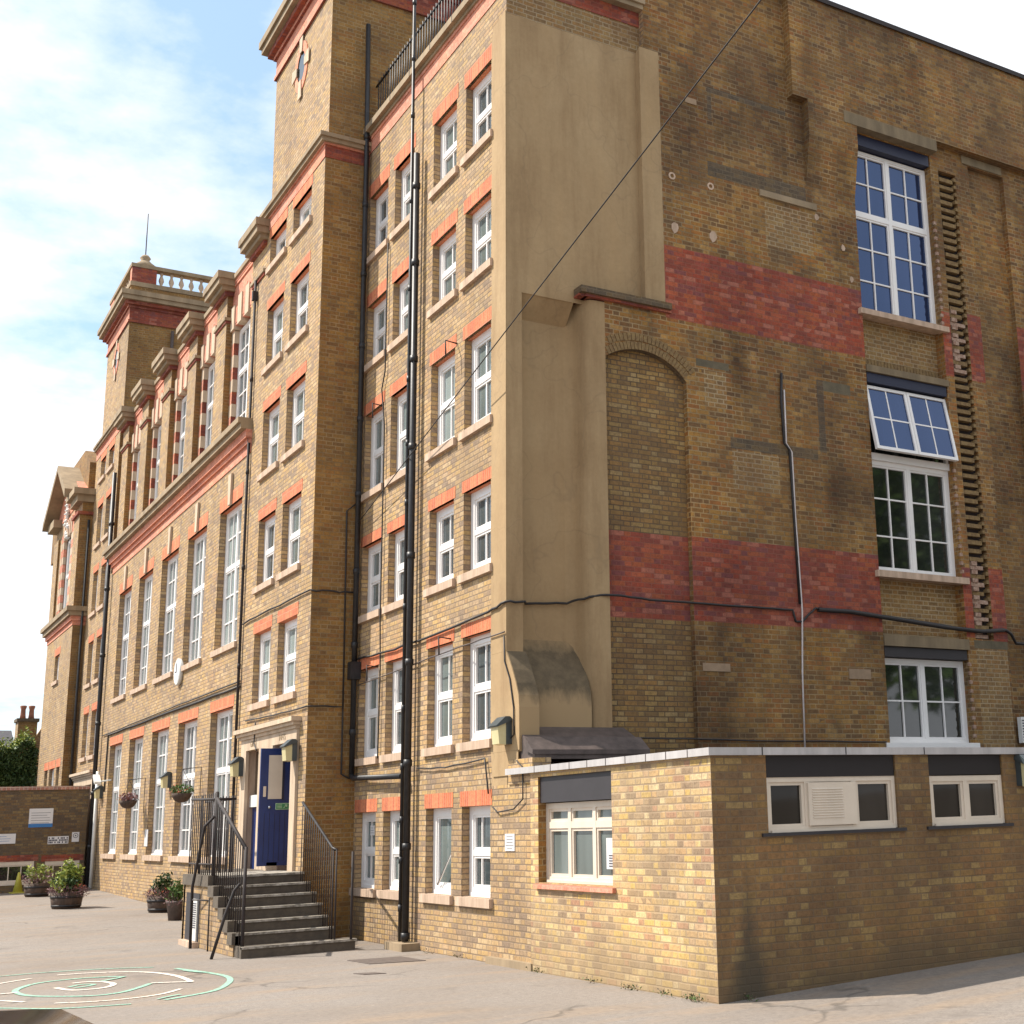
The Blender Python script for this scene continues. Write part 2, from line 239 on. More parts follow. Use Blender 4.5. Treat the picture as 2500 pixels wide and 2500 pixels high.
# ------------------------------------------------------------------ mesh kit
class MB:
    def __init__(s): s.v=[];s.f=[];s.mi=[];s.uv=[];s.mats=[];s.sm=[]
    def mat(s,m):
        m=M[m] if isinstance(m,str) else m
        if m not in s.mats: s.mats.append(m)
        return s.mats.index(m)
    def face(s,pts,m,uv=None,smooth=False):
        i=len(s.v); pts=[Vector(p) for p in pts]; s.v+=pts; s.f.append(list(range(i,i+len(pts)))); s.mi.append(s.mat(m)); s.sm.append(smooth)
        if uv is None:
            n=Vector((0,0,0))
            for a in range(len(pts)): n+=pts[a].cross(pts[(a+1)%len(pts)]) if False else (pts[a]-pts[0]).cross(pts[(a+1)%len(pts)]-pts[0])
            ax=max(range(3),key=lambda k:abs(n[k]))
            uv=[(p.y,p.z) if ax==0 else (p.x,p.z) if ax==1 else (p.x,p.y) for p in pts]
        s.uv.append(uv)
    def box(s,x0,x1,y0,y1,z0,z1,m,skip=''):
        if x0>x1:x0,x1=x1,x0
        if y0>y1:y0,y1=y1,y0
        if z0>z1:z0,z1=z1,z0
        F={'-x':[(x0,y1,z0),(x0,y0,z0),(x0,y0,z1),(x0,y1,z1)],'+x':[(x1,y0,z0),(x1,y1,z0),(x1,y1,z1),(x1,y0,z1)],
           '-y':[(x0,y0,z0),(x1,y0,z0),(x1,y0,z1),(x0,y0,z1)],'+y':[(x1,y1,z0),(x0,y1,z0),(x0,y1,z1),(x1,y1,z1)],
           '-z':[(x0,y1,z0),(x1,y1,z0),(x1,y0,z0),(x0,y0,z0)],'+z':[(x0,y0,z1),(x1,y0,z1),(x1,y1,z1),(x0,y1,z1)]}
        for k,p in F.items():
            if k not in skip.split(): s.face(p,m[k] if isinstance(m,dict) and k in m else (m['*'] if isinstance(m,dict) else m))
        return s
    def tube(s,pts,r,m,n=8,cap=True,smooth=True):
        pts=[Vector(p) for p in pts]; rings=[]; up=None
        for i,p in enumerate(pts):
            t=(pts[min(i+1,len(pts)-1)]-pts[max(i-1,0)]).normalized()
            if up is None:
                up=Vector((0,0,1)) if abs(t.z)<.9 else Vector((1,0,0))
            a=t.cross(up).normalized(); b=t.cross(a).normalized(); up=-b if False else a.cross(t)
            rr=r[i] if isinstance(r,(list,tuple)) else r
            rings.append([p+(a*math.cos(2*math.pi*k/n)+b*math.sin(2*math.pi*k/n))*rr for k in range(n)])
        for i in range(len(rings)-1):
            for k in range(n):
                k2=(k+1)%n; s.face([rings[i][k],rings[i][k2],rings[i+1][k2],rings[i+1][k]],m,smooth=smooth)
        if cap: s.face(list(reversed(rings[0])),m); s.face(rings[-1],m)
        return s
    def lathe(s,prof,c,m,n=16,smooth=True,axis='z'):
        c=Vector(c); R=[]
        for r,z in prof:
            ring=[]
            for k in range(n):
                a=2*math.pi*k/n
                ring.append(c+(Vector((r*math.cos(a),r*math.sin(a),z)) if axis=='z' else Vector((z,r*math.cos(a),r*math.sin(a)))))
            R.append(ring)
        for i in range(len(R)-1):
            for k in range(n):
                k2=(k+1)%n; s.face([R[i][k],R[i][k2],R[i+1][k2],R[i+1][k]],m,smooth=smooth)
        s.face(list(reversed(R[0])),m); s.face(R[-1],m); return s
    def prism(s,poly,axis,a,b,m):
        """poly of 2-D points extruded along axis from a to b (axis x: pts are (y,z); y: (x,z); z: (x,y))"""
        def P(q,t): return (t,q[0],q[1]) if axis=='x' else (q[0],t,q[1]) if axis=='y' else (q[0],q[1],t)
        n=len(poly)
        for i in range(n):
            j=(i+1)%n; s.face([P(poly[i],a),P(poly[j],a),P(poly[j],b),P(poly[i],b)],m)
        s.face([P(q,a) for q in reversed(poly)],m); s.face([P(q,b) for q in poly],m); return s
    def mesh(s,name,merge=False):
        me=bpy.data.meshes.new(name); me.from_pydata([tuple(v) for v in s.v],[],s.f)
        for m in s.mats: me.materials.append(m)
        me.polygons.foreach_set('material_index',s.mi); me.polygons.foreach_set('use_smooth',s.sm)
        ul=me.uv_layers.new(name='UVMap'); fl=[c for u in s.uv for q in u for c in q]; ul.data.foreach_set('uv',fl)
        if merge or any(s.sm):
            bm=bmesh.new(); bm.from_mesh(me); bmesh.ops.remove_doubles(bm,verts=bm.verts,dist=1e-5)
            bmesh.ops.recalc_face_normals(bm,faces=bm.faces); bm.to_mesh(me); bm.free()
        me.update(); return me
    def build(s,name,parent=None,loc=None,merge=False):
        me=s.mesh(name,merge); o=bpy.data.objects.new(name,me); COL.objects.link(o)
        if loc: o.location=loc
        if parent: setp(o,parent)
        return o
def worldloc(p):
    v=Vector((0,0,0))
    while p: v+=Vector(p.location); p=p.parent
    return v
def setp(o,p):
    w=worldloc(p); o.parent=p; o.location=Vector(o.location)-w
def tag(o,label=None,cat=None,group=None,kind=None):
    if label:o['label']=label
    if cat:o['category']=cat
    if group:o['group']=group
    if kind:o['kind']=kind
    return o
def empty(name,loc,label=None,cat=None,group=None):
    o=bpy.data.objects.new(name,None); COL.objects.link(o); o.location=loc; o.empty_display_size=.2; return tag(o,label,cat,group)
def copytree(o,parent=None,loc=None):
    c=o.copy(); COL.objects.link(c)
    if parent: c.parent=parent
    if loc is not None: c.location=loc
    for ch in list(o.children): copytree(ch,c)
    return c
# wall sheet with openings.  ax 'A' : faces -X at plane x=p, u=y ; ax 'B' : faces -Y at plane y=p, u=x
def W3(ax,p,u,w,z): return (p-w,u,z) if ax=='A' else (u,p-w,z)
def wall(mb,ax,p,u0,u1,z0,z1,m,ops=(),zones=(),reveal=.12,rm=None,noreveal=False):
    us={u0,u1}; zs={z0,z1}
    for o in ops: us|={o[0],o[1]}; zs|={o[2],o[3]}
    for o in zones: us|={o[0],o[1]}; zs|={o[2],o[3]}
    us=sorted(u for u in us if u0-1e-6<=u<=u1+1e-6); zs=sorted(z for z in zs if z0-1e-6<=z<=z1+1e-6)
    for a,b in zip(us,us[1:]):
        if b-a<1e-5: continue
        for c,d in zip(zs,zs[1:]):
            if d-c<1e-5: continue
            um,zm=(a+b)/2,(c+d)/2
            if any(o[0]<um<o[1] and o[2]<zm<o[3] for o in ops): continue
            mm=m
            for zn in zones:
                if zn[0]<um<zn[1] and zn[2]<zm<zn[3]: mm=zn[4]
            P=[W3(ax,p,a,0,c),W3(ax,p,b,0,c),W3(ax,p,b,0,d),W3(ax,p,a,0,d)]
            if ax=='A': P.reverse()
            mb.face(P,mm)
    if not noreveal: reveals(mb,ax,p,ops,reveal,rm or m)
def reveals(mb,ax,p,ops,reveal,rmm):
    for o in ops:
        a,b,c,d=o[:4]; r=o[4] if len(o)>4 else reveal
        mb.face([W3(ax,p,a,0,c),W3(ax,p,b,0,c),W3(ax,p,b,-r,c),W3(ax,p,a,-r,c)],rmm)
        mb.face([W3(ax,p,a,0,d),W3(ax,p,a,-r,d),W3(ax,p,b,-r,d),W3(ax,p,b,0,d)],rmm)
        mb.face([W3(ax,p,a,0,c),W3(ax,p,a,-r,c),W3(ax,p,a,-r,d),W3(ax,p,a,0,d)],rmm)
        mb.face([W3(ax,p,b,0,c),W3(ax,p,b,0,d),W3(ax,p,b,-r,d),W3(ax,p,b,-r,c)],rmm)
def ubox(mb,ax,u0,u1,w0,w1,z0,z1,m):
    """local box: u along wall, w outward from the wall, z up; local origin on the wall plane"""
    if ax=='A': mb.box(-w1,-w0,u0,u1,z0,z1,m)
    else: mb.box(u0,u1,-w1,-w0,z0,z1,m)
CACHE={}
def inst(key,make,name,parent,loc):
    if key not in CACHE: CACHE[key]=make().mesh(name)
    o=bpy.data.objects.new(name,CACHE[key]); COL.objects.link(o); o.location=loc; setp(o,parent); return o
WR=random.Random(11)
def window(parent,ax,p,u0,u1,z0,z1,vb=(),hb=(),thick_h=(),thick_v=(),fb=.075,back=.12,gm='glass',fm='white',sill=True,lintel=.21,sillh=.12,lext=.06,sillm='sill',key=None,bar=.026,sillout=.06,lm='lintel'):
    if gm=='glass' and not back==.14: gm=WR.choice(['glass','glass','glassL','glassK'])
    Wd=u1-u0;H=z1-z0; k=(ax,round(Wd,2),round(H,2),tuple(vb),tuple(hb),tuple(thick_h),tuple(thick_v),fb,back,gm,fm,bar)
    loc=W3(ax,p,u0,0,z0)
    def mf():
        mb=MB(); w1=-back+.03; w0=-back-.04
        ubox(mb,ax,0,fb,w0,w1,0,H,fm); ubox(mb,ax,Wd-fb,Wd,w0,w1,0,H,fm)
        ubox(mb,ax,fb,Wd-fb,w0,w1-.002,0,fb,fm); ubox(mb,ax,fb,Wd-fb,w0,w1-.002,H-fb,H,fm)
        ubox(mb,ax,fb,Wd-fb,w0,w1+.03,0,fb*.45,fm)
        # cells between thick members, with an inner sash ring
        vt=[0]+[v*Wd for v in thick_v]+[Wd]; ht=[0]+[h*H for h in thick_h]+[H]
        for v in thick_v: ubox(mb,ax,v*Wd-.035,v*Wd+.035,w0,w1-.004,fb,H-fb,fm)
        for h in thick_h: ubox(mb,ax,fb,Wd-fb,w0,w1-.006,h*H-.04,h*H+.04,fm)
        s=.035
        for a,b in zip(vt,vt[1:]):
            a2=a+(fb if a==0 else .035); b2=b-(fb if b==Wd else .035)
            for c,d in zip(ht,ht[1:]):
                c2=c+(fb if c==0 else .04); d2=d-(fb if d==H else .04); q0=-back-.035;q1=-back+.012
                ubox(mb,ax,a2,a2+s,q0,q1,c2,d2,fm);ubox(mb,ax,b2-s,b2,q0,q1,c2,d2,fm)
                ubox(mb,ax,a2+s,b2-s,q0,q1-.002,c2,c2+s,fm);ubox(mb,ax,a2+s,b2-s,q0,q1-.002,d2-s,d2,fm)
        for v in vb: ubox(mb,ax,v*Wd-bar/2,v*Wd+bar/2,-back-.03,-back+.004,fb,H-fb,fm)
        for h in hb: ubox(mb,ax,fb,Wd-fb,-back-.03,-back+.002,h*H-bar/2,h*H+bar/2,fm)
        return mb
    w=inst(('w',)+k,mf,'window',parent,loc)
    def mg():
        mb=MB(); ubox(mb,ax,.02,Wd-.02,-back-.05,-back-.022,.02,H-.02,gm); return mb
    inst(('g',)+k,mg,'pane',w,loc)
    if sill:
        def ms():
            mb=MB(); ubox(mb,ax,-.09,Wd+.09,-.02,sillout,-sillh,0,sillm); ubox(mb,ax,.001,Wd-.001,-back-.03,-.021,-sillh+.02,.004,sillm); return mb
        inst(('s',ax,round(Wd,2),sillh,sillm,sillout,back),ms,'sill',w,loc)
    if lintel:
        def ml():
            mb=MB(); ubox(mb,ax,-lext,Wd+lext,-.05,.006,H,H+lintel,lm); ubox(mb,ax,.001,Wd-.001,-back,-.051,H-.003,H+.02,lm); return mb
        inst(('l',ax,round(Wd,2),round(H,2),lintel,lext,lm,back),ml,'lintel',w,loc)
    return w
# ground height
def gz(x,y):
    t=max(0,min(1,(y-12)/18)); z=.32*t
    if y<2: z+=max(0,x)*.036*max(0,min(1,(2-y)/2))
    return z
# ================================================================== GROUND
mb=MB(); nx=[-120,-60,-30,-15,-8,-4,-2,-.8,0,1,2,3,4.5,6,9,14,30,60,120]; ny=[-120,-60,-30,-16,-8,-4,-2,0,2,5,9,12,15,18,21,24,27,30,35,45,70,120]
for a,b in zip(nx,nx[1:]):
    for c,d in zip(ny,ny[1:]):
        mb.face([(a,c,gz(a,c)),(b,c,gz(b,c)),(b,d,gz(b,d)),(a,d,gz(a,d))],'asphalt')
tag(mb.build('playground',merge=True),'grey asphalt school playground',kind='structure')
# painted maze (measured on the ground, drawn as stroked lines)
def stroke(mb,pts,w,m,z=.006,close=False):
    P=[Vector((a,b,0)) for a,b in pts]
    # smooth with catmull-rom
    Q=[]
    n=len(P)
    for i in range(n-1 if not close else n):
        p0=P[(i-1)%n] if close or i>0 else P[0]; p1=P[i]; p2=P[(i+1)%n]; p3=P[(i+2)%n] if close or i+2<n else P[(i+1)%n]
        for t in [0,.2,.4,.6,.8]:
            Q.append(.5*((2*p1)+(-p0+p2)*t+(2*p0-5*p1+4*p2-p3)*t*t+(-p0+3*p1-3*p2+p3)*t**3))
    if not close: Q.append(P[-1])
    else: Q.append(Q[0])
    for a,b,i in zip(Q,Q[1:],range(len(Q))):
        def nrm(i):
            d=(Q[min(i+1,len(Q)-1)]-Q[max(i-1,0)]).normalized(); return Vector((-d.y,d.x,0))*w/2
        na,nb=nrm(i),nrm(i+1); za=gz(a.x,a.y)+z; zb=gz(b.x,b.y)+z
        mb.face([(a.x-na.x,a.y-na.y,za),(a.x+na.x,a.y+na.y,za),(b.x+nb.x,b.y+nb.y,zb),(b.x-nb.x,b.y-nb.y,zb)],m)
mb=MB()
stroke(mb,[(-6.6,8.9),(-6.0,9.25),(-5.38,9.36),(-4.82,9.40),(-4.1,9.2),(-3.52,8.83)],.06,'mint')
stroke(mb,[(-3.32,8.38),(-3.12,7.44),(-3.05,6.8),(-3.13,6.25),(-3.38,5.6),(-3.65,5.19),(-4.2,4.83)],.075,'mint')
stroke(mb,[(-4.57,4.75),(-5.26,4.97),(-5.78,5.54),(-6.4,6.2)],.06,'mint')
stroke(mb,[(-4.74,8.85),(-4.3,8.75),(-3.86,8.41),(-3.62,7.9),(-3.52,7.2),(-3.54,6.48)],.075,'wpaint')
stroke(mb,[(-3.82,5.8),(-4.1,5.45),(-4.44,5.3),(-4.85,5.32),(-5.23,5.52)],.06,'wpaint')
stroke(mb,[(-5.08,8.68),(-5.48,8.35),(-6.1,7.6)],.06,'wpaint'); stroke(mb,[(-5.49,5.92),(-5.7,6.3),(-6.2,7.0)],.06,'wpaint')
stroke(mb,[(-4.07,7.86),(-4.3,8.05),(-4.64,8.14),(-5.1,7.97),(-5.41,7.36),(-5.42,6.8),(-5.25,6.37),(-4.81,5.95),(-4.5,5.98),(-4.27,6.23),(-3.97,6.73)],.075,'mint')
stroke(mb,[(-4.74,7.58),(-4.55,7.6),(-4.4,7.42),(-4.35,7.04),(-4.52,6.71),(-4.85,6.72),(-4.99,7.21)],.075,'wpaint')
stroke(mb,[(-4.85,7.15),(-4.68,7.32),(-4.55,7.2),(-4.68,7.05),(-4.8,7.0)],.06,'mint')
stroke(mb,[(-3.97,6.73),(-3.75,6.6),(-3.54,6.45)],.06,'wpaint',.010); stroke(mb,[(-4.42,7.5),(-4.2,7.7),(-4.07,7.86)],.06,'mint',.010)
stroke(mb,[(-5.44,7.0),(-5.8,7.0),(-6.2,6.9)],.06,'wpaint',.010); stroke(mb,[(-3.3,8.0),(-3.25,7.75),(-3.13,7.4)],.05,'mint',.010); stroke(mb,[(-4.25,4.95),(-4.1,5.1),(-3.95,5.2)],.05,'mint',.010)
tag(mb.build('painted_maze_lines'),'mint green and white circular maze painted on the asphalt',kind='structure')
def flat(name,poly,m,z,label,cat,h=.01):
    mb=MB(); P=[(a,b) for a,b in poly]
    zz=[gz(a,b)+z for a,b in P]
    mb.face([(a,b,q) for (a,b),q in zip(P,zz)],m)
    n=len(P)
    for i in range(n):
        j=(i+1)%n; mb.face([(*P[i],zz[i]-h),(*P[j],zz[j]-h),(*P[j],zz[j]),(*P[i],zz[i])],m)
    return tag(mb.build(name),label,cat)
flat('drain_cover',[(-1.23,7.46),(-.49,7.32),(-.45,6.5),(-1.18,6.70)],'cover',.008,'large square iron drain cover in the asphalt in front of the black soil pipe','drain cover')
flat('drain_cover',[(-1.74,5.72),(-1.5,5.62),(-1.42,5.40),(-1.68,5.48)],'cover',.008,'small iron drain cover nearer the viewer than the large square one','drain cover')
# ================================================================== SCHOOL BUILDING
XM=.05; XW=-.8; XU=-.66; XP=-1.18; G=4.83; UP=4.96
B=empty('school_building',(XM,8,0),'tall Victorian yellow brick school with red brick bands, white windows and two towers','building')
# ---- middle block facade (4 columns x 6 rows)
cols=[(5.50,6.47),(6.84,7.81),(8.70,9.63),(9.98,10.95)]
rows=[(.82,2.05,.21),(2.94,4.46,.19),(5.39,6.64,.18),(7.58,9.07,.21),(10.01,11.17,.23),(12.12,13.36,.27)]
mb=MB(); ops=[(a,b,c,d) for a,b in cols for c,d,_ in rows]
wall(mb,'A',XM,4.96,11.06,2.3,14.29,'stock',[o for o in ops if o[2]>2.1],[(4.96,5.45,2.3,13.88,'render')],reveal=.15,rm='stock')
wall(mb,'A',XM,4.17,11.06,0,2.3,'stock',[o for o in ops if o[2]<2.1],reveal=.13)
# upper brick corner and band
mb.box(XM-.012,.3,4.95,11.05,14.29,14.56,{'*':'redband','-x':'redlit'},'+x +y'); 
o=mb.build('brick_wall',B)
tag(o,'sunlit yellow stock brick wall between the rendered corner and the entrance wing')
mb=MB()
mb.box(XM-.03,.3,4.93,11.05,14.56,14.62,'redlit','+x +y')
mb.prism([(4.90,14.62),(4.84,14.70),(4.84,14.80),(11.04,14.80),(11.04,14.62)],'x',XM-.06,.5,'stoneW')
mb.box(XM-.14,.45,4.80,11.04,14.68,14.80,'stoneW')
for y in [5.8+i*.95 for i in range(6)]: mb.box(XM-.146,XM-.13,y,y+.012,14.68,14.805,'lead')
# return of cornice on rendered face
mb.box(.301,2.42,UP-.012,UP+.2,14.36,14.62,'redband'); mb.box(.451,2.42,4.82,5.1,14.62,14.70,'stoneW'); mb.box(.451,2.44,4.78,5.1,14.70,14.80,'stoneW')
mb.build('cornice',B)
for (a,b) in cols:
    for i,(c,d,l) in enumerate(rows):
        if i==0 and abs(a-6.84)<.01:
            w=window(B,'A',XM,a,b,c,d,fb=.125,back=.15,lintel=l,thick_h=())
        elif i==0: window(B,'A',XM,a,b,c,d,vb=(.62,),thick_h=(.48,),fb=.125,back=.15,lintel=l)
        else: window(B,'A',XM,a,b,c,d,vb=(.5,),thick_h=(.5,),fb=.125,back=.15,lintel=l)
# open top-hung sash in the ground floor window
mb=MB(); mb.tube([(XM+.09,6.98,1.45),(XM+.09,7.55,.95)],.012,'lead'); mb.tube([(XM+.08,7.02,1.38),(XM+.08,7.5,.95)],.008,'pale')
mb.build('window_stay',B)
# ---- rendered stack at the corner (faces -Y)
mb=MB()
wall(mb,'B',UP,XM,2.33,9.35,13.86,'render'); 
wall(mb,'B',UP,XM,2.41,13.86,14.36,'infill')
# narrow pilaster down to the curved foot
wall(mb,'B',UP,XM,.29,4.09,9.35,'render')
prof=[(4.96,4.09),(4.88,3.98),(4.77,3.82),(4.66,3.63),(4.58,3.46),(4.56,3.3),(4.56,2.72)]
for (y0,z0),(y1,z1) in zip(prof,prof[1:]):
    mb.face([(XM,y0,z0),(.33,y0,z0),(.33,y1,z1),(XM,y1,z1)],'mossy')
    mb.face([(XM,y0,z0),(XM,5.46,z0),(XM,5.46,z1),(XM,y1,z1)],'render')
# recessed panel with sloping head and coved right side
mb.face([(.29,UP,9.37),(1.15,UP,9.37),(1.15,5.25,9.05),(.29,5.25,9.05)],'render')
mb.face([(.29,UP,4.09),(.29,5.25,4.3),(.29,5.25,9.05),(.29,UP,9.37)],'render')
wall(mb,'B',5.25,.29,1.10,4.28,9.05,'render')
cove=[(1.10,5.25),(1.20,5.22),(1.25,5.14),(1.27,5.02),(1.30,4.92),(1.36,4.85),(1.46,4.83),(1.60,4.83)]
for (x0,y0),(x1,y1) in zip(cove,cove[1:]):
    mb.face([(x0,y0,2.9),(x1,y1,2.9),(x1,y1,9.40),(x0,y0,9.40)],'render',smooth=True)
pp=[(5.25,4.30),(5.20,4.16),(5.12,4.02),(5.0,3.85),(4.91,3.70),(4.86,3.55),(4.84,3.40),(4.84,2.9)]
for (y0,z0),(y1,z1) in zip(pp,pp[1:]):
    mb.face([(.29,y0,z0),(1.28,y0,z0),(1.28,y1,z1),(.29,y1,z1)],'mossy',smooth=True)
mb.face([(.33,4.56,2.72),(.33,4.84,2.72),(.33,4.84,3.46),(.33,4.58,3.46)],'render')
# rendered strip in the gable plane, above the coping
wall(mb,'B',G,2.33,2.69,9.50,13.93,'render'); mb.face([(2.33,UP,9.50),(2.33,G,9.50),(2.33,G,13.93),(2.33,UP,13.86)],'render')
mb.face([(2.33,G,13.93),(2.69,G,13.93),(2.69,UP,13.93),(2.33,UP,13.86)],'render')
# left return (sunlit strip) and its sloping top
mb.prism([(4.945,2.41),(5.45,2.41),(5.45,13.80),(5.2,13.9),(4.945,13.9)],'x',XM-.014,XM+.02,'render') if False else None
o=mb.build('rendered_stack',B); tag(o,'smooth tan cement render facing with a recessed panel and curved foot')
mb=MB(); 
mb.prism([(UP+.0,4.09),(5.45,4.09),(5.45,13.72),(5.32,13.84),(UP,13.9)],'x',XM-.016,XM-.001,'render')
mb.prism([(4.56,2.74),(5.45,2.74),(5.45,4.088),(UP,4.088),(4.88,3.98),(4.77,3.82),(4.66,3.63),(4.58,3.46),(4.56,3.3)],'x',XM-.016,XM-.001,'render')
mb.prism([(4.60,2.42),(5.40,2.42),(5.45,2.738),(4.60,2.738)],'x',XM-.016,XM-.001,'render')
mb.build('render_return',B)
# brick coping on the stepped wall
mb=MB(); mb.box(1.15,2.74,4.72,UP,9.46,9.56,'gable_sooty'); mb.box(1.25,2.76,4.77,UP,9.42,9.458,'redband'); mb.box(1.15,1.30,4.80,5.2,9.42,9.458,'redband')
mb.build('brick_coping',B)
# lead apron over the foot
mb=MB(); mb.prism([(4.83,3.06),(4.40,2.86),(4.18,2.66),(4.18,2.60),(4.83,2.60)],'x',XM+.02,1.78,'lead'); mb.prism([(4.40,2.90),(4.16,2.72),(4.16,2.66),(4.40,2.72)],'x',XM-.02,1.80,'lead')
mb.build('lead_apron',B)
mb=MB(); mb.box(XM-.02,.3,4.17,4.9,2.3,2.62,'stock'); mb.build('brick_shoulder',B); mb=MB(); mb.box(XM-.07,.3,4.14,5.5,0,.09,'stoneW'); mb.build('pilaster_plinth',B)
# ---- GABLE WALL (faces -Y) plane y=G
R=.20  # recess of the window bay
gops=[(6.70,8.58,2.7,13.62,R),(9.56,10.50,2.7,13.66,.10),(8.78,9.22,4.62,13.38,.11),(1.601,3.03,2.55,8.74,.10)]
dark='gable_sooty'
z=[(2.69,6.70,9.36,10.58,'redband'),(1.60,6.70,4.64,5.92,'redband'),(8.58,8.78,9.34,10.56,'redband'),(9.22,9.56,9.34,10.62,'redband'),(8.58,8.78,4.64,5.86,'redband'),(9.22,9.56,4.60,5.88,'redband'),
   (10.50,14,9.34,10.60,'redband'),(10.5,14,4.6,5.9,'redband'),
   (3.62,5.25,13.50,13.60,dark),(3.62,3.70,13.0,13.5,dark),(3.58,5.60,11.98,12.24,dark),(3.22,3.84,8.66,8.78,'renderD'),(3.36,3.78,8.03,8.60,'infill'),
   (3.82,5.55,7.40,7.58,dark),(5.60,5.74,7.55,8.80,dark),(5.74,6.32,8.62,8.80,'renderD'),(3.84,4.75,6.75,7.38,'infill'),(4.70,5.70,11.0,11.78,'infill'),
   (8.78,9.52,2.7,4.45,'infill'),(8.74,9.54,4.46,4.60,'renderD')]
mb=MB()
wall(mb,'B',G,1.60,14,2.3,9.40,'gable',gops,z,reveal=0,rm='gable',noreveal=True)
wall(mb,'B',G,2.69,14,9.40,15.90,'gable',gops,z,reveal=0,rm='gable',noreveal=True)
reveals(mb,'B',G,gops,0,'gable')
mb.face([(1.6,G,9.4),(2.69,G,9.4),(2.69,G,9.5),(1.6,G,9.5)],'gable'); wall(mb,'B',G,2.41,2.69,13.93,15.9,'gable'); 
mb.face([(2.41,G,13.93),(2.41,11.05,13.93),(2.41,11.05,15.9),(2.41,G,15.9)],'stock')
# arched recess: infill wall and spandrels
wall(mb,'B',G+.10,1.6,3.03,2.55,8.74,'archfill',zones=[(1.6,3.03,4.64,5.92,'redband')]); 
def arc(x): return 8.74-(.0 if abs(x-2.21)<1e-6 else (1.06-math.sqrt(max(0,1.06**2-(x-2.21)**2))))
xs=[1.601+i*(3.03-1.601)/16 for i in range(17)]
for a,b in zip(xs,xs[1:]):
    mb.face([(a,G-.001,arc(a)),(b,G-.001,arc(b)),(b,G-.001,8.742),(a,G-.001,8.742)],'gable')
    mb.face([(a,G,arc(a)),(a,G+.1,arc(a)),(b,G+.1,arc(b)),(b,G,arc(b))],dark)
# projecting upper pier with its sloping foot
mb.box(5.30,14,G-.17,G-.001,13.86,15.90,{'*':'gable','-x':'shade'},'+y +x')
mb.prism([(G-.001,13.86),(G-.17,13.86),(G-.17,13.2),(G-.001,12.3)],'x',5.62,6.70,'gable')
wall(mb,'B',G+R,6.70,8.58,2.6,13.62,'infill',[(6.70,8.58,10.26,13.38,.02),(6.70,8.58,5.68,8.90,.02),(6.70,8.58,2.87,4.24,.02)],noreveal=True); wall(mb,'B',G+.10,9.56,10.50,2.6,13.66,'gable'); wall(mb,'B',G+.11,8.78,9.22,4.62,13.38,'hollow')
o=mb.build('gable_wall',B); tag(o,'shaded brown brick gable wall with red brick bands')
# voussoir ring of the blocked arch
mb=MB(); n=26
for i in range(n):
    a0=math.radians(128-i*(85/n)); a1=math.radians(128-(i+.82)*(85/n))
    for r0,r1,dd in ((1.06,1.18,0),(1.20,1.32,.5)):
        q=dd*math.radians(85/n); 
        P=[(2.21+r*math.cos(a-q),8.74-1.06+r*math.sin(a-q)) for r,a in ((r0,a0),(r0,a1),(r1,a1),(r1,a0))]
        if P[0][0]<1.62: continue
        mb.prism(P,'y',G-.012,G-.002,'toothbrick')
mb.build('arch_ring',B)
# lintels, sills in gable
mb=MB(); mb.box(6.42,8.62,G-.178,G+R+.02,13.64,13.86,'dullstone'); mb.build('concrete_lintel',B); mb=MB(); mb.box(9.40,10.45,G-.02,G+.1,13.68,13.84,'dullstone')
mb.build('concrete_lintel',B)
for zz in ((9.12,9.24),(4.42,4.60)):
    mb=MB(); mb.box(6.70,8.60,G-.03,G+R+.02,zz[0],zz[1],'dullstone'); mb.build('stone_lintel',B)
mb=MB()
for x in [6.85+.075*i for i in range(23)]: mb.box(x,x+.06,G+R-.012,G+R+.01,9.25,9.44,'toothbrick')
mb.build('soldier_course',B)
mb=MB(); mb.box(2.3,14.1,G-.20,11,15.90,15.96,'lead'); mb.box(2.3,14.1,G-.215,G-.2,15.86,15.95,'rust'); mb.build('parapet_capping',B)
# gable windows
gw=window(B,'B',G+R-.12,6.70,8.58,10.24,13.38,vb=(.26,.74),hb=(.205,.40,.80),thick_h=(.60,),thick_v=(.5,),back=.10,gm='glassB',lintel=0,sillh=.10,fb=.06,sillout=.16)
tag(gw,'tall upper gable window reflecting blue sky')
hb2=(.235,.47)
def gwin(z0,zt,z1,cas_open,lowrows,gmt,gmb):
    # lower fixed light
    window(B,'B',G+R-.12,6.70,8.58,z0,zt,vb=(.26,.74),hb=lowrows,thick_v=(.5,),back=.10,gm=gmb,lintel=0,sillh=.10,fb=.06,sillout=.16)
w=window(B,'B',G+R-.12,6.70,8.58,5.66,7.60,vb=(.26,.74),hb=(.33,.665),thick_v=(.5,),back=.10,gm='glassD',lintel=0,sillh=.11,fb=.075,sillout=.16)
tag(w,'middle gable window with dark panes reflecting trees')
# open top-hung pair
mb=MB(); 
def casement(mb,x0,x1,H,m='white'):
    f=.055
    mb.box(x0,x0+f,-.03,.03,-H,0,m);mb.box(x1-f,x1,-.03,.03,-H,0,m);mb.box(x0+f,x1-f,-.029,.029,-f,0,m);mb.box(x0+f,x1-f,-.029,.029,-H,-H+f,m)
    xm=(x0+x1)/2; mb.box(xm-.013,xm+.013,-.012,.012,-H+f,-f,m); mb.box(x0+f,x1-f,-.011,.011,-H/2-.013,-H/2+.013,m)
H=1.20
for i,(x0,x1) in enumerate(((6.72,7.64),(7.65,8.57))):
    mb=MB(); casement(mb,x0,x1,H); o=mb.build('open_casement',B,loc=(0,G+R-.10,8.90)); o.rotation_euler=(math.radians(-10.5),0,0)
    o['label']='top hung casement propped open on the gable'
    mb=MB(); mb.box(x0+.03,x1-.03,-.004,.004,-H+.03,-.03,'glassB'); p=mb.build('pane'); p.parent=o
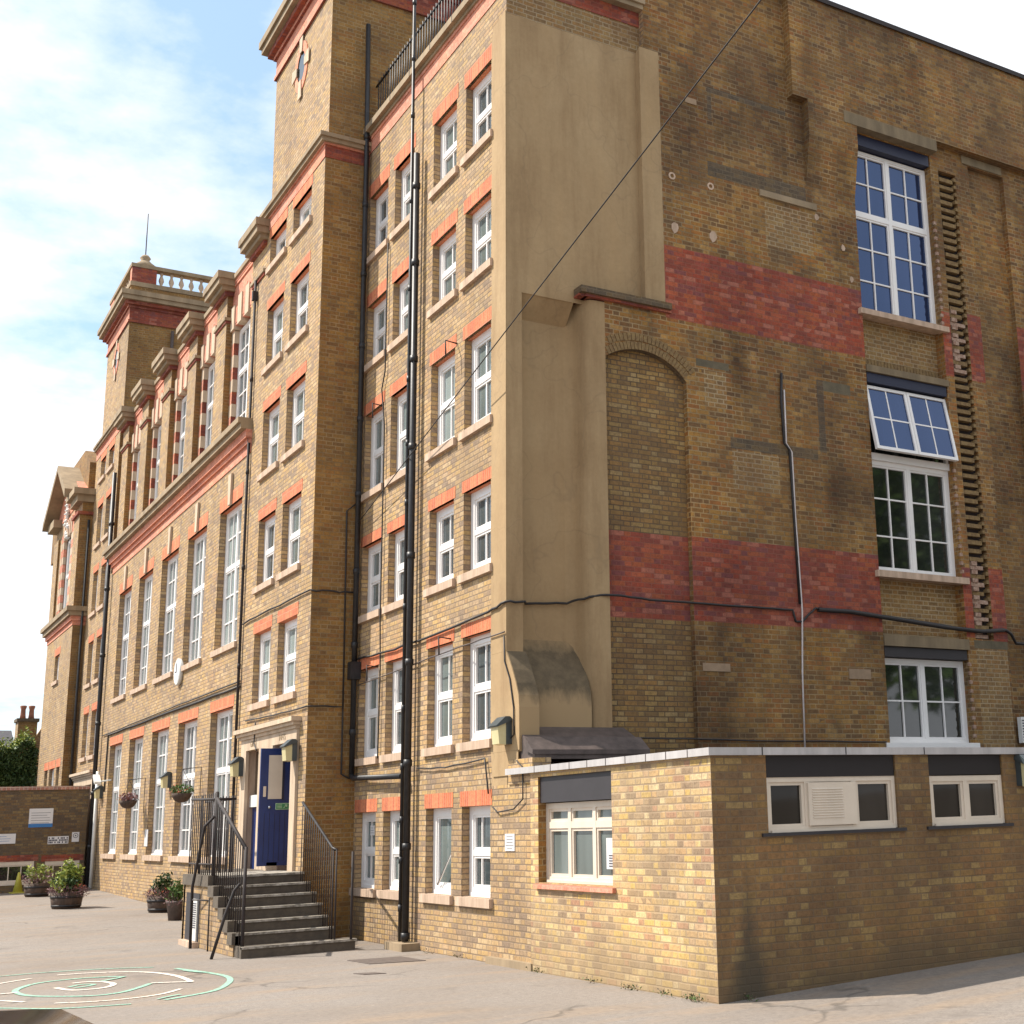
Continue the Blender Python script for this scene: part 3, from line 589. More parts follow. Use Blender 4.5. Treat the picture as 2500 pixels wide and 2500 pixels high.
mb=MB(); mb.box(6.70,8.58,G+.12,G+R,8.86,8.92,'white'); mb.box(6.70,8.58,G+.10,G+R,7.60,7.72,'white'); mb.box(6.70,6.76,G+.12,G+R,7.72,8.86,'white'); mb.box(8.52,8.58,G+.12,G+R,7.72,8.86,'white')
mb.box(6.76,8.52,G+.185,G+.195,7.72,8.86,'glassD'); mb.box(6.72,8.56,G+.01,G+.19,8.94,9.11,'bluebd'); mb.build('casement_frame',B)
mb=MB(); mb.box(6.72,8.56,G+.01,G+.19,13.40,13.61,'bluebd'); mb.build('roller_shutter_box',B)
w=window(B,'B',G+R-.12,6.70,8.58,2.86,4.24,vb=(.26,.74),hb=(.5,),thick_v=(.5,),back=.10,gm='glassD',lintel=0,sillh=.10,fb=.07,sillout=.10,sillm='white')
tag(w,'lowest gable window just above the flat roof')
mb=MB(); mb.box(6.72,8.56,G+.01,G+.19,4.25,4.41,'fascia'); mb.build('fascia_board',B)
# toothed jamb mortar right of the windows
for za,zb in ((10.3,12.4),(5.75,7.7),(2.95,4.2)):
    mb=MB(); k=za; mb.box(8.585,8.60,G+.001,G+.03,za,zb,'toothbrick')
    while k<zb: mb.box(8.57,8.63,G-.004,G+.03,k,k+.06,'teeth'); k+=.15
    mb.build('broken_jamb_teeth',B)
# chase of alternate projecting bricks
mb=MB(); k=4.64; i=0; mb.box(8.79,9.21,G+.102,G+.106,4.64,13.36,'hollow')
while k<13.3:
    red=(9.3<k<10.6) or (4.6<k<5.9); a=random.uniform(-.02,.02); mb.box(8.80+a,9.13+random.uniform(-.03,.05),G+.005+random.uniform(0,.03),G+.12,k,k+random.uniform(.062,.078),'teeth' if (red and i%2==0) else 'toothbrick')
    mb.box(9.16,9.22,G+.0,G+.12,k+.06,k+.125,'toothbrick'); 
    if red: mb.box(8.82,8.95,G-.01,G+.1,k+.07,k+.14,'teeth')
    k+=.15; i+=1
mb.build('toothed_brick_chase',B)
for (a,b,c,d) in ((5.68,6.12,13.02,13.20),(3.18,3.40,13.18,13.28),(3.15,3.64,3.90,4.02),(5.93,6.38,3.86,4.02)):
    mb=MB(); mb.box(a,b,G-.012,G,c,d,'oldstone'); mb.build('stone_patch',B)
mb=MB(); mb.box(4.60,5.80,G-.035,G,11.86,11.97,'stoneW'); mb.build('stone_ledge',B)
for x,zq in ((2.88,11.79),(3.62,11.79)):
    mb=MB(); n=10
    for i in range(n):
        a0=2*math.pi*i/n;a1=2*math.pi*(i+1)/n
        mb.prism([(x+.035*math.cos(a0),zq+.035*math.sin(a0)),(x+.065*math.cos(a0),zq+.065*math.sin(a0)),(x+.065*math.cos(a1),zq+.065*math.sin(a1)),(x+.035*math.cos(a1),zq+.035*math.sin(a1))],'y',G-.012,G,'sill')
    mb.build('mortar_ring',B)
for x,zq in ((2.9,10.91),(3.63,10.91),(6.35,11.3),(5.8,11.75),(6.5,10.75)):
    q=.06 if x>4 else .10; mb=MB(); mb.prism([(x+q*random.uniform(.5,1)*math.cos(a*.9),zq+q*random.uniform(.7,1.2)*math.sin(a*.9)) for a in range(7)],'y',G-.012,G,'sill'); mb.build('mortar_dab',B)
mb=MB(); mb.box(9.62,9.95,G-.09,G,2.86,3.30,'pale')
for i in range(8): mb.box(9.64,9.93,G-.094,G-.09,2.9+i*.047,2.92+i*.047,'ink')
mb.build('vent_grille',B)
# ---- entrance wing (2 columns) and tower
def wing(y0,y1,cA,cB,sgn):
    z=gz(XW,y0)
    mb=MB(); rr=[(13.16,13.83),(10.95,12.24),(8.72,10.05),(6.44,7.79),(4.16,5.53)]
    ops=[(a,b,c,d) for a,b in (cA,cB) for c,d in rr]
    dr=[(dA,dB,z+.2,3.28) for dA,dB in ((y0+.70,y0+1.84),(y0+2.75,y0+3.66))]
    wall(mb,'A',XW,y0,y1,z-.3,14.05,'stock',ops+[(a,b,c,d,.5) for a,b,c,d in dr],reveal=.15,noreveal=True); reveals(mb,'A',XW,ops,.15,'stock'); reveals(mb,'A',XW,dr,.5,'sill')
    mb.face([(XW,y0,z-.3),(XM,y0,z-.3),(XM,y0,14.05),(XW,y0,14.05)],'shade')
    mb.face([(XW,y1,z-.3),(XM,y1,z-.3),(XM,y1,14.05),(XW,y1,14.05)],'stock')
    o=mb.build('wing_wall',B); o['label']='narrow projecting entrance wing of yellow brick'
    for a,b in (cA,cB):
        for i,(c,d) in enumerate(rr):
            window(B,'A',XW,a,b,c,d,vb=(.5,),thick_h=((.5,) if i else ()),fb=.125,back=.15,lintel=(.24 if i==0 else .22))
    mb=MB(); mb.box(XW-.012,XM,y0-.012,y1,14.05,14.30,{'*':'redband','-x':'redlit'},'+x'); mb.box(XW-.04,XM,y0-.04,y1,14.30,14.34,'redlit'); mb.box(XW-.10,XM,y0-.10,y1,14.34,14.42,'stoneW'); mb.box(XW-.14,XM,y0-.14,y1,14.42,14.50,'stoneW'); mb.build('wing_cornice',B)
    # stone door surround
    mb=MB(); s='stone'; xo=XW-.05
    mb.box(xo,XW+.01,y0+.42,y0+.715,z+.1,3.50,s); mb.box(xo,XW+.01,y0+3.63,y0+4.0,z+.1,3.50,s); mb.box(xo,XW+.001,y0+1.845,y0+2.745,z+.1,3.29,s)
    mb.box(xo,XW+.01,y0+.716,y0+3.629,3.291,3.50,s)
    mb.box(xo-.03,XW+.01,y0+.40,y0+4.05,3.501,3.56,s); mb.box(xo-.08,XW+.01,y0+.36,y0+4.10,3.561,3.62,s); mb.box(xo-.13,XW+.01,y0+.32,y0+4.14,3.621,3.70,s)
    sr=mb.build('stone_surround',B)
    mb=MB(); mb.box(XW+.49,XW+.52,y0+.7,y0+3.7,z,3.4,'interior'); mb.build('lobby_wall',B)
    return sr,z
sur,_=wing(11.05,15.42,(11.83,12.99),(13.47,14.62),1)
sur2,z2=wing(31.1,35.3,(31.95,32.85),(33.42,34.32),-1)
# carved lettering in the friezes
def text(s,size,loc,rot,m,name,parent,ext=.004):
    cu=bpy.data.curves.new(name,'FONT'); cu.body=s; cu.size=size; cu.extrude=ext; cu.align_x='CENTER'
    o=bpy.data.objects.new(name,cu); COL.objects.link(o); dg=bpy.context.evaluated_depsgraph_get()
    me=bpy.data.meshes.new_from_object(o.evaluated_get(dg)); bpy.data.objects.remove(o); me.materials.clear(); me.materials.append(M[m])
    if not me.uv_layers: me.uv_layers.new(name='UVMap')
    ob=bpy.data.objects.new(name,me); COL.objects.link(ob); ob.rotation_euler=rot; ob.location=loc
    if parent: setp(ob,parent)
    return ob
RA=(math.pi/2,0,-math.pi/2)  # reads on a wall facing -X
text('GIRLS',.15,(XW-.051,11.05+3.15,3.35),RA,'stoneW','carved_letters',sur)
text('INFTS',.15,(XW-.051,11.05+1.25,3.35),RA,'stoneW','carved_letters',sur)
# doors
mb=MB(); mb.box(-1.14,-.50,12.55,12.60,1.20,3.22,'navy')
for i in range(6): mb.box(-1.05+.09*i,-1.043+.09*i,12.546,12.55,1.28,2.10,'bluebd')
d=mb.build('open_door',B); d['label']='navy blue door standing open with a tall narrow glass light'
mb=MB(); mb.box(-1.0,-.76,12.535,12.549,2.34,3.10,'cream'); mb.box(-.76,-.72,12.538,12.549,2.32,3.12,'bluebd'); mb.build('door_glass',d)
mb=MB(); mb.box(-1.09,-1.04,12.52,12.55,2.38,2.56,'chrome'); mb.lathe([(.028,-.02),(.028,.02)],(-.97,12.53,2.20),'chrome',8); mb.build('handle',d)
mb=MB(); mb.box(-.86,-.57,12.532,12.549,2.155,2.265,'greenlt'); mb.box(-.85,-.58,12.526,12.532,2.165,2.255,'green')
for zz in (2.185,2.21,2.235): mb.box(-.835,-.75,12.522,12.526,zz-.005,zz+.005,'greenlt')
mb.box(-.615,-.60,12.522,12.526,2.18,2.24,'greenlt'); mb.box(-.70,-.66,12.522,12.526,2.20,2.24,'greenlt'); mb.prism([(-.73,2.18),(-.715,2.18),(-.67,2.22),(-.69,2.22)],'y',12.522,12.526,'greenlt'); mb.build('exit_sign',d)
mb=MB(); mb.box(XW+.12,XW+.17,13.81,14.70,1.0,2.24,'navy'); mb.box(XW+.06,XW+.12,13.81,14.70,2.24,2.46,'pale'); mb.box(XW+.15,XW+.18,13.81,14.70,2.46,3.28,'interior'); d2=mb.build('closed_door',B); d2['label']='navy door of the left hand entrance below a white box'
mb=MB(); mb.box(XW+.105,XW+.119,14.0,14.28,1.35,2.1,'cream'); mb.build('door_glass',d2)
mb=MB(); mb.box(XW+.105,XW+.119,13.85,14.25,1.1,1.26,'green'); mb.box(XW+.10,XW+.105,13.93,14.15,1.14,1.22,'greenlt'); mb.build('exit_sign',d2)
mb=MB(); mb.box(XW+.25,XW+.30,31.8,32.94,z2+.2,2.35,'navy'); mb.box(XW+.2,XW+.3,31.85,32.9,2.35,2.6,'pale'); mb.box(XW+.25,XW+.3,31.85,32.9,2.6,3.28,'interior'); mb.build('closed_door',B)
# tower with oculus
def tower(y0,y1,ztop,balus):
    T=MB(); x0=-.75; x1=3.4
    m={'*':'shade','-x':'stock'}
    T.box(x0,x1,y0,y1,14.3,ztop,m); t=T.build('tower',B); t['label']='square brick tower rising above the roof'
    T=MB(); T.box(x0-.05,x1,y0-.05,y1+.05,17.62,17.70,{'*':'redband','-x':'redlit'}); T.box(x0-.015,x1,y0-.015,y1+.015,17.70,18.10,{'*':'redband','-x':'redlit'})
    T.box(x0-.07,x1,y0-.07,y1+.07,18.10,18.18,{'*':'redband','-x':'redlit'}); T.box(x0-.17,x1,y0-.17,y1+.17,18.18,18.30,'redband')
    T.box(x0-.28,x1,y0-.28,y1+.28,18.30,18.44,'stoneW'); T.box(x0-.33,x1,y0-.33,y1+.33,18.44,18.60,'stoneW'); T.build('tower_cornice',t)
    # oculus
    yc=(y0+y1)/2+.02; zc=16.95; T=MB(); n=20
    for i in range(n):
        a0=2*math.pi*i/n;a1=2*math.pi*(i+1)/n
        def q(r,a): return (yc+r*.78*math.cos(a),zc+r*math.sin(a))
        mm='redlit'
        T.prism([q(.34,a0),q(.56,a0),q(.56,a1),q(.34,a1)],'x',x0-.02,x0-.001,mm)
        T.face([(x0-.02,*q(.34,a0)),(x0-.02,*q(.34,a1)),(x0+.0,*q(.34,a1)),(x0+.0,*q(.34,a0))],'stone')
    T.prism([(yc+.78*.34*math.cos(2*math.pi*i/n),zc+.34*math.sin(2*math.pi*i/n)) for i in range(n)],'x',x0-.006,x0-.002,'glassD')
    for a in (0,90,180,270):
        r=math.radians(a); c,s=math.cos(r),math.sin(r)
        P=[(yc+.78*(c*d-s*e),zc+(s*d+c*e)) for d,e in ((.32,-.09),(.72,-.15),(.72,.15),(.32,.09))]
        T.prism(P,'x',x0-.04,x0-.021,'stone')
    T.build('oculus',t)
    if balus:
        T=MB(); a=x0-.02; b=y0-.02; ye=y1+.02
        T.box(a,x1,b,ye,18.60,18.85,'shade'); T.box(a-.03,x1,b-.03,ye+.03,18.85,19.0,'stoneW'); T.box(a-.03,x1,b-.03,b+.3,19.50,19.62,'stoneW'); T.box(a-.03,a+.3,b+.3,ye+.03,19.50,19.62,'stoneW')
        T.box(a,a+.75,b,b+.28,19.0,19.5,{'*':'redband','-x':'redlit'}); T.box(a+2.9,a+3.5,b,b+.28,19.0,19.5,'redband'); T.box(a,a+.28,ye-.7,ye,19.0,19.5,'redlit')
        def bal(x,y): T.lathe([(.06,19.0),(.06,19.05),(.04,19.08),(.085,19.2),(.075,19.27),(.035,19.38),(.055,19.44),(.055,19.5)],(x,y,0),'stone',8)
        x=a+.92
        while x<a+2.85: bal(x,b+.14); x+=.31
        bal(a+3.7,b+.14)
        y=b+.55
        while y<ye-.75: bal(a+.14,y); y+=.3
        T.lathe([(.36,19.62),(.34,19.75),(.2,19.86),(.12,19.95),(.17,20.02),(.1,20.12)],(a+.45,b+.45,0),'stoneW',14)
        T.tube([(a+.45,b+.45,20.1),(a+.45,b+.45,21.6)],.018,'lead',6)
        T.build('balustrade',t)
tower(11.05,14.85,18.3,False); tower(31.1,34.85,18.6,True)
# ---- five-bay range
yl=[(15.98,17.80),(18.98,20.80),(21.80,23.68),(24.76,26.52),(27.60,29.36)]
mb=MB(); gops=[(a,b,1.30,4.26) for a,b in yl]+[(a,b,5.56,8.60) for a,b in yl]
wall(mb,'A',XW-.002,15.42,31.1,-.1,9.50,'stock',gops,reveal=.17); 
for k in range(5):
    pass
o=mb.build('range_wall',B); o['label']='five bay yellow brick range between the two entrance wings'
for a,b in yl:
    window(B,'A',XW-.002,a,b,1.30,4.26,vb=(.27,.73),hb=(.19,.38,.80),thick_h=(.585,),thick_v=(.5,),fb=.09,back=.17,lintel=.23,bar=.03)
    w=window(B,'A',XW-.002,a,b,5.56,8.60,vb=(.27,.73),hb=(.19,.38,.80),thick_h=(.575,),thick_v=(.5,),fb=.09,back=.17,lintel=.30,bar=.03)
    mb=MB(); yc=(a+b)/2; mb.prism([(yc-.09,8.60),(yc+.09,8.60),(yc+.12,9.28),(yc-.12,9.28)],'x',XW-.06,XW-.009,'stone'); mb.build('keystone',w)
mb=MB()
for (x,z0,z1,m) in ((.02,9.42,9.62,'redlit'),(.07,9.62,9.72,'redlit'),(.13,9.72,9.90,'redlit'),(.24,9.90,10.02,'stoneW'),(.30,10.02,10.14,'stoneW')): mb.box(XW-x,XW+.2,15.42 if x>.1 else 15.45,30.7+x,z0,z1,m)
mb.build('string_cornice',B)
# upper storey: piers, recessed bays with banded quoins
mb=MB(); piers=[(15.42,15.97),(18.10,19.02),(20.98,21.85),(23.86,24.80),(26.75,27.65),(29.6,30.5)]
wall(mb,'A',XU+.17,15.42,30.7,10.14,14.1,'redlit')
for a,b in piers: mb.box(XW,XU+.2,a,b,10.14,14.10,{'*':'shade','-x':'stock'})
o=mb.build('upper_wall',B)
bays=[(15.97,18.10),(19.02,20.98),(21.85,23.86),(24.80,26.75),(27.65,29.6)]
for a,b in bays:
  for e0,e1 in ((b-.20,b+.001),(a-.001,a+.20)):
    k=10.3;i=0; mb=MB()
    while k<12.95:
        m='stone' if i%2==0 else 'redband'; q=.0 if i%2 else .03
        mb.box(XU-.0,XU+.18,e0-(q if e0>a+.5 else 0),e1+(q if e0<a+.5 else 0),k,k+.29,{'*':m,'-x':'stone' if i%2==0 else 'redlit'}); k+=.29;i+=1
    mb.build('banded_quoin',B)
for a,b in bays:
    w=window(B,'A',XU+.02,a+.2,b-.2,10.3,12.92,vb=(.27,.73),hb=(.2,.8,.6*.66),thick_h=(.60,),thick_v=(.5,),fb=.07,back=.12,lintel=0,sill=False,bar=.03)
    mb=MB(); n=7
    for i in range(n):
        u0=a+(b-a)*(i+.0)/n; u1=a+(b-a)*(i+1)/n
        st=i%2==0; mb.box(XU-(.05 if st else .02),XU+.15,u0+(.0 if st else 0),u1,12.93+(.0 if st else .12),13.62 if st and i in(2,4) else (13.75 if i==3 else 13.5),'stone' if st else 'redlit')
    mb.box(XU-.012,XU+.15,a+.001,b-.001,13.0,14.1,'redlit'); mb.build('flat_arch',w)
mb=MB(); mb.box(XU-.04,XU+.3,15.42,30.7,13.98,14.05,'redlit'); mb.box(XU-.09,XU+.5,15.42,30.7,14.13,14.24,'stoneW'); mb.box(XU-.05,XU+.5,15.42,30.7,14.05,14.13,'redlit')
for a,b in [(14.95,15.85)]+piers[1:]:
    mb.box(XW-.06,XW+.5,a-.06,b+.06,13.20,13.27,'stoneW'); mb.box(XW-.03,XW+.5,a-.03,b+.03,13.14,13.20,'redband')
    mb.box(XW-.08,XW+.5,a-.08,b+.08,13.80,13.90,'redband'); mb.box(XW-.17,XW+.5,a-.15,b+.15,13.90,14.0,'stoneW'); mb.box(XW-.26,XW+.5,a-.22,b+.22,14.0,14.14,'stoneW'); mb.box(XW-.30,XW+.5,a-.26,b+.26,14.14,14.30,'stoneW')
mb.build('pier_entablature',B)
# pavilion beyond
y0,y1=35.3,40.9
mb=MB(); wall(mb,'A',XP,y0,y1,0,8.55,'stock',[(37.7,38.7,6.95,7.85),(35.9,36.55,2.0,4.0),(37.0,38.1,2.0,4.0),(38.5,39.2,2.0,4.0)],reveal=.13)
wall(mb,'A',XP+.05,y0,y1,8.55,12.75,'stock',[(36.6,38.9,9.2,12.2,.2)])
mb.box(XP,XM,y0,y1,0,8.55,{'*':'shade'},'-x'); mb.box(XP+.05,XM,y0,y1,8.55,12.75,{'*':'shade'},'-x')
mb.box(XP-.02,XP+.0499,y0,y0+1.15,9.0,12.2,{'*':'shade','-x':'stock'}); mb.box(XP-.02,XP+.0499,y1-1.0,y1,9.0,12.2,{'*':'shade','-x':'stock'})
mb.prism([(y0,12.75),(y1,12.75),(y1-.6,13.3),((y0+y1)/2+.3,14.35),(y0+.5,13.2)],'x',XP+.03,XM,'redlit')
mb.box(XM-.4,3,36,42,12,15.0,'stock'); mb.prism([(36,14.2),(37.2,14.9),(44,14.9),(44,12),(36,12)],'x',-.9,1.5,'shade')
o=mb.build('pavilion_wall',B); o['label']='far end pavilion with a pediment'
mb=MB()
for (x,z0,z1,m) in ((.02,8.5,8.65,'redlit'),(.08,8.65,8.8,'redlit'),(.17,8.8,8.95,'stoneW'),(.24,8.95,9.1,'stoneW')): mb.box(XP-x,XM,y0-x,y1+x,z0,z1,m)
mb.build('pavilion_cornice',B)
mb=MB(); mb.box(XP-.1,XM,y0-.1,y0+1.2,12.2,12.3,'redband'); mb.build('pier_band',B)
mb=MB(); mb.box(XP-.15,XM,y0-.15,y0+1.35,12.62,12.85,'stoneW'); mb.box(XP-.28,XM,y0-.28,y0+1.5,12.85,13.05,'stoneW'); mb.build('eaves_block',B)
mb=MB(); mb.box(XP-.25,XM,y1-1.2,y1+.25,12.62,12.9,'stoneW'); mb.build('eaves_block',B)
mb=MB(); ap=((y0+y1)/2+.25,14.55)
mb.prism([(y0+.9,12.95),(ap[0],ap[1]-.22),(ap[0],ap[1]),(y0+.9,13.25)],'x',XP-.42,XM,'stoneW'); mb.prism([(y1+.4,12.75),(y1+.4,13.0),(ap[0],ap[1]),(ap[0],ap[1]-.22)],'x',XP-.42,XM,'stoneW'); mb.build('pediment',B)
mb=MB(); random.seed(3)
for i in range(14): 
    yy=random.uniform(37.6,38.4); zz=11.9+i*.11; mb.lathe([(.02,-.08),(random.uniform(.07,.14),0),(.02,.08)],(XP-.02,yy,zz),'pale',7)
mb.build('carved_ornament',B)
for a,b,c,d,l in ((37.7,38.7,6.95,7.85,.25),(35.9,36.55,2.0,4.0,.26),(37.0,38.1,2.0,4.0,.26),(38.5,39.2,2.0,4.0,.26)): window(B,'A',XP,a,b,c,d,vb=(.5,),thick_h=(.5,),fb=.08,back=.13,lintel=l,lext=.15)
w=window(B,'A',XP+.05,37.0,38.6,9.3,11.9,vb=(.33,.66),thick_h=(.5,),fb=.1,back=.1,lintel=0)
mb=MB(); k=9.2;i=0
while k<12.0:
    m='stone' if i%2 else 'redlit'
    for yy in (36.55,36.98-.2,38.62,38.95): mb.box(XP-.0,XP+.1,yy,yy+.22,k,k+.26,m)
    k+=.27;i+=1
mb.box(XP+.01,XP+.1,36.6,38.95,12.0,12.6,'redlit')
for i in range(5): mb.box(XP-.03,XP+.1,36.9+.38*i,37.05+.38*i,11.9,12.5,'stone')
mb.build('banded_quoins',B)
# hidden cores and roofs so that daylight falls right
mb=MB(); mb.box(.35,2.40,5.30,11.0,0,14.45,'interior'); mb.box(3.3,13.9,5.2,30,0,15.2,'interior'); mb.box(XM,2.41,4.98,11.05,14.45,14.6,'slate','-z')
mb.box(.2,9,11.05,41,0,13.9,'slate'); mb.box(-.4,.19,15.5,30.6,14.06,14.12,'slate'); mb.box(-.70,.1,11.1,14.8,14.35,14.45,'slate'); mb.box(13.0,14.0,4.85,30,0,15.9,'gable'); mb.build('roof',B)
# roof terrace railings
rl=empty('x',(0,0,0)); bpy.data.objects.remove(rl)
mb=MB(); x=.16
mb.tube([(x,4.98,15.78),(x,11.04,15.78)],.022,'black'); mb.tube([(x,4.98,14.95),(x,11.04,14.95)],.02,'black'); mb.tube([(x,5,15.78),(2.4,5,15.78)],.022,'black')
y=5.05
while y<11.0: mb.tube([(x,y,14.8),(x,y,15.86)],.011,'black',5); y+=.125
xx=.3
while xx<2.4: mb.tube([(xx,5.0,14.8),(xx,5.0,15.86)],.011,'black',5); xx+=.125
r=mb.build('roof_railing',B); r['label']='black iron railing along the roof terrace'
# ---- pipes
def pipe(name,pts,r,m,coll=(),parent=B,label=None):
    mb=MB(); mb.tube(pts,r,m,10)
    for p in coll: mb.tube([(p[0],p[1],p[2]-.05),(p[0],p[1],p[2]+.05)],r*1.28,m,10)
    o=mb.build(name,parent)
    if label:o['label']=label
    return o
px=XM-.13
pipe('soil_pipe',[(px,8.25,.12),(px,8.25,13.0)],.052,'black',[(px,8.25,z) for z in (.2,1.5,2.75,4.3,6.0,7.8,9.3,11.0,12.4)],label='thick black iron soil pipe')
pipe('vent_pipe',[(px-.02,8.42,.12),(px-.02,8.42,17.9)],.028,'black',[(px-.02,8.42,z) for z in (.6,1.3,1.9,2.7,3.6,5.2,6.9,7.9,9.0,10.6,12.2,13.8,14.9,16)],label='thinner black pipe beside the soil pipe')
mb=MB(); mb.box(px-.15,px+.16,8.0,8.72,0,.11,'stoneW'); mb.build('pipe_base',B)
pc=XM-.10; yq=10.93
pipe('corner_pipe',[(pc,yq,2.62),(pc,yq,14.2),(pc-.02,yq+.02,17.0)],.045,'black',[(pc,yq,z) for z in (3.4,4.9,6.2,7.6,9.0,10.4,11.8,13.2,14.6)],label='black pipe in the corner against the wing')
pipe('branch_pipe',[(pc,yq,2.68),(pc,yq-.1,2.62),(px,8.5,2.56)],.045,'black',label='short cross pipe joining the two black stacks')
mb=MB(); mb.box(pc-.09,pc+.09,yq-.1,yq+.08,4.3,4.6,'black'); mb.build('rainwater_head',B)
pipe('downpipe',[(XW-.05,15.48,1.1),(XW-.05,15.48,13.2)],.028,'rust',[(XW-.05,15.48,z) for z in (3,5,7,9,11)])
mb=MB(); mb.box(XW-.11,XW-.01,15.43,15.53,12.75,12.95,'rust'); mb.build('rainwater_head',B)
pipe('downpipe',[(XW-.12,30.85,.4),(XW-.12,30.85,12.6)],.062,'black',[(XW-.12,30.85,z) for z in (1.5,3,5,7,9,11)])
pipe('downpipe',[(XW-.1,30.45,.35),(XW-.1,30.45,3.6)],.05,'pale'); pipe('downpipe',[(XP+.25,35.15,.4),(XP+.25,35.15,12.0)],.04,'black')
pipe('tower_pipe',[(.55,31.03,13.5),(.55,31.03,17.5)],.05,'lead')
# cables on walls
def cable(pts,r,name='wall_cable',m='wire',parent=B,label=None,n=6):
    mb=MB(); mb.tube(pts,r,m,n); o=mb.build(name,parent)
    if label:o['label']=label
    return o
def wob(pts,amp=.015,k=4):
    out=[]
    for a,b in zip(pts,pts[1:]):
        a=Vector(a);b=Vector(b)
        for i in range(k):
            p=a.lerp(b,i/k); 
            if i: p.z+=random.uniform(-amp,amp)
            out.append(p)
    out.append(Vector(pts[-1])); return out
g=G-.03
cable(wob([(8.9,g,4.74),(6.78,g,4.90),(5.30,g,4.95),(5.05,g,4.74),(4.9,g,4.72),(4.85,g,4.90),(4.11,g,4.90),(2.25,g,4.90),(1.6,g-.01,4.93),(1.30,4.88,4.90),(1.1,5.20,4.84),(.45,5.21,4.80),(.30,UP-.04,4.78),(XM-.04,UP-.04,4.76),(XM-.04,5.5,4.70),(XM-.04,8.1,4.62),(XM-.04,9.5,4.62),(XM-.04,10.95,4.66)],.012),.018,label='thick black cable looping round the rendered corner')
cable([(8.9,g,4.74),(9.5,g,4.80),(9.62,g,4.74),(9.72,g,4.58),(11,g,4.56)],.028)
cable([(5.35,g-.01,4.93),(6.0,g-.02,4.93),(7.2,g-.03,4.84),(8.0,g-.03,4.78),(8.9,g,4.75),(9.45,g,4.80)],.038)
cable(wob([(1.76,g,2.92),(4.09,g,2.88),(6.6,g,2.87)],.006),.012)
cable([(4.86,g,8.78),(4.83,g,8.3),(4.85,g,7.6),(4.95,g,7.50),(4.97,g,6.5),(5.0,g,5.0)],.022,name='wall_conduit',label='black vertical cable ending in a hook high on the gable')
cable([(4.89,g-.01,8.5),(4.88,g-.01,7.6),(4.985,g-.01,7.46),(4.99,g-.01,6.4),(5.03,g-.01,4.9),(4.97,g-.01,3.9),(4.94,g-.01,2.5)],.014,name='wall_conduit',m='whitewire',label='thin white vertical cable dropping to the flat roof')
cable(wob([(XW-.03,15.42,4.60),(XW-.03,22,4.60),(XW-.03,29.6,4.58),(XW-.03,29.7,3.0)],.012,6),.022); cable(wob([(XW-.03,15.42,4.70),(XW-.03,22,4.68),(XW-.03,30.5,4.62)],.012,6),.014)
cable(wob([(XW-.03,15.4,5.83),(XW-.03,13.5,5.86),(XW-.03,11.03,5.84),(-.4,11.02,5.84),(XM-.1,11.02,5.84)],.02),.016); cable(wob([(XW-.03,14.9,3.88),(XW-.03,13,3.84),(XW-.03,11.03,3.84),(-.2,11.02,3.84),(-.2,11.02,2.7),(XM-.1,11.02,2.62)],.008),.014)
cable([(-.2,11.02,3.8),(-.22,11.02,7.3),(-.05,11.0,7.45)],.014); cable(wob([(XM-.04,9.83,12.0),(XM-.04,9.85,9.6),(XM-.04,10.0,9.3),(XM-.04,9.83,8.6),(XM-.04,9.85,5.2),(XM-.04,9.8,4.4),(XM-.04,9.84,2.9)],.0),.012)
cable(wob([(XM-.04,UP,4.35),(XM-.04,6.5,4.33),(XM-.04,8.1,4.28),(XM-.04,10.9,4.20)],.008),.010,m='lead'); cable(wob([(XM-.04,8.1,2.66),(XM-.04,7,2.62),(XM-.04,5.6,2.68),(XM-.04,5.48,2.2)],.01),.012)
cable([(XM-.03,5.0,4.3),(XM-.03,4.98,3.95),(XM-.03,4.82,3.7),(XM-.03,4.70,3.3),(XM-.03,4.69,2.95),(XM-.03,4.8,2.9)],.010); cable([(XM-.035,4.60,2.6),(XM-.035,4.42,2.5),(XM-.035,4.42,2.1),(XM-.035,4.7,1.98),(XM-.035,5.2,1.95),(XM-.035,5.35,2.02)],.010)
cable(wob([(XW-.09,13.95,3.78),(XW-.09,14.0,3.4),(XW-.09,13.8,3.25)],0),.012)
for y,z0 in ((6.75,9.1),(10.0,9.0),(10.0,4.42),(6.9,4.5)): cable([(XM-.005,y,z0),(XM-.2,y,z0+.02),(XM-.2,y-.02,z0-.25)],.012,name='wall_bracket',m='rust')
# ================================================================== EXTENSION
X=empty('flat_roof_extension',(0,0,0),'single storey yellow brick extension with a flat grey edged roof','extension')
mb=MB(); wall(mb,'A',0,0,4.17,-.05,2.42,'ext',[(2.07,3.95,1.07,2.36,.16)],rm='shade')
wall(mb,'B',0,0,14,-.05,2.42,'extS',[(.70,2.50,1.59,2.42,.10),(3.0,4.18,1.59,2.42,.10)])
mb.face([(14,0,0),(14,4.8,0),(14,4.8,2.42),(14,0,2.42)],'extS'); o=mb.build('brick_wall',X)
mb=MB(); mb.box(-.05,14.1,-.05,4.82,2.421,2.50,'coping_metal'); mb.box(.12,14.0,.12,4.80,2.50,2.506,'lead')
for i,(y) in enumerate([.35,.78,1.2,1.65,2.1,2.55,3.0,3.5,3.95]): mb.box(-.054,-.049,y,y+.01,2.421,2.502,'lead')
for x in (.62,1.75,2.9,5.3): mb.box(x,x+.012,-.054,-.049,2.421,2.502,'fascia')
mb.build('flat_roof',X)
mb=MB(); mb.box(.03,.10,2.07,3.95,2.04,2.36,'fascia'); mb.build('fascia_board',X)
M['fasciaD']=plain('shaded_fascia_board',(.013,.009,.010),.65,.1,3)  # fascia board colour darkened to hold the shade of the front
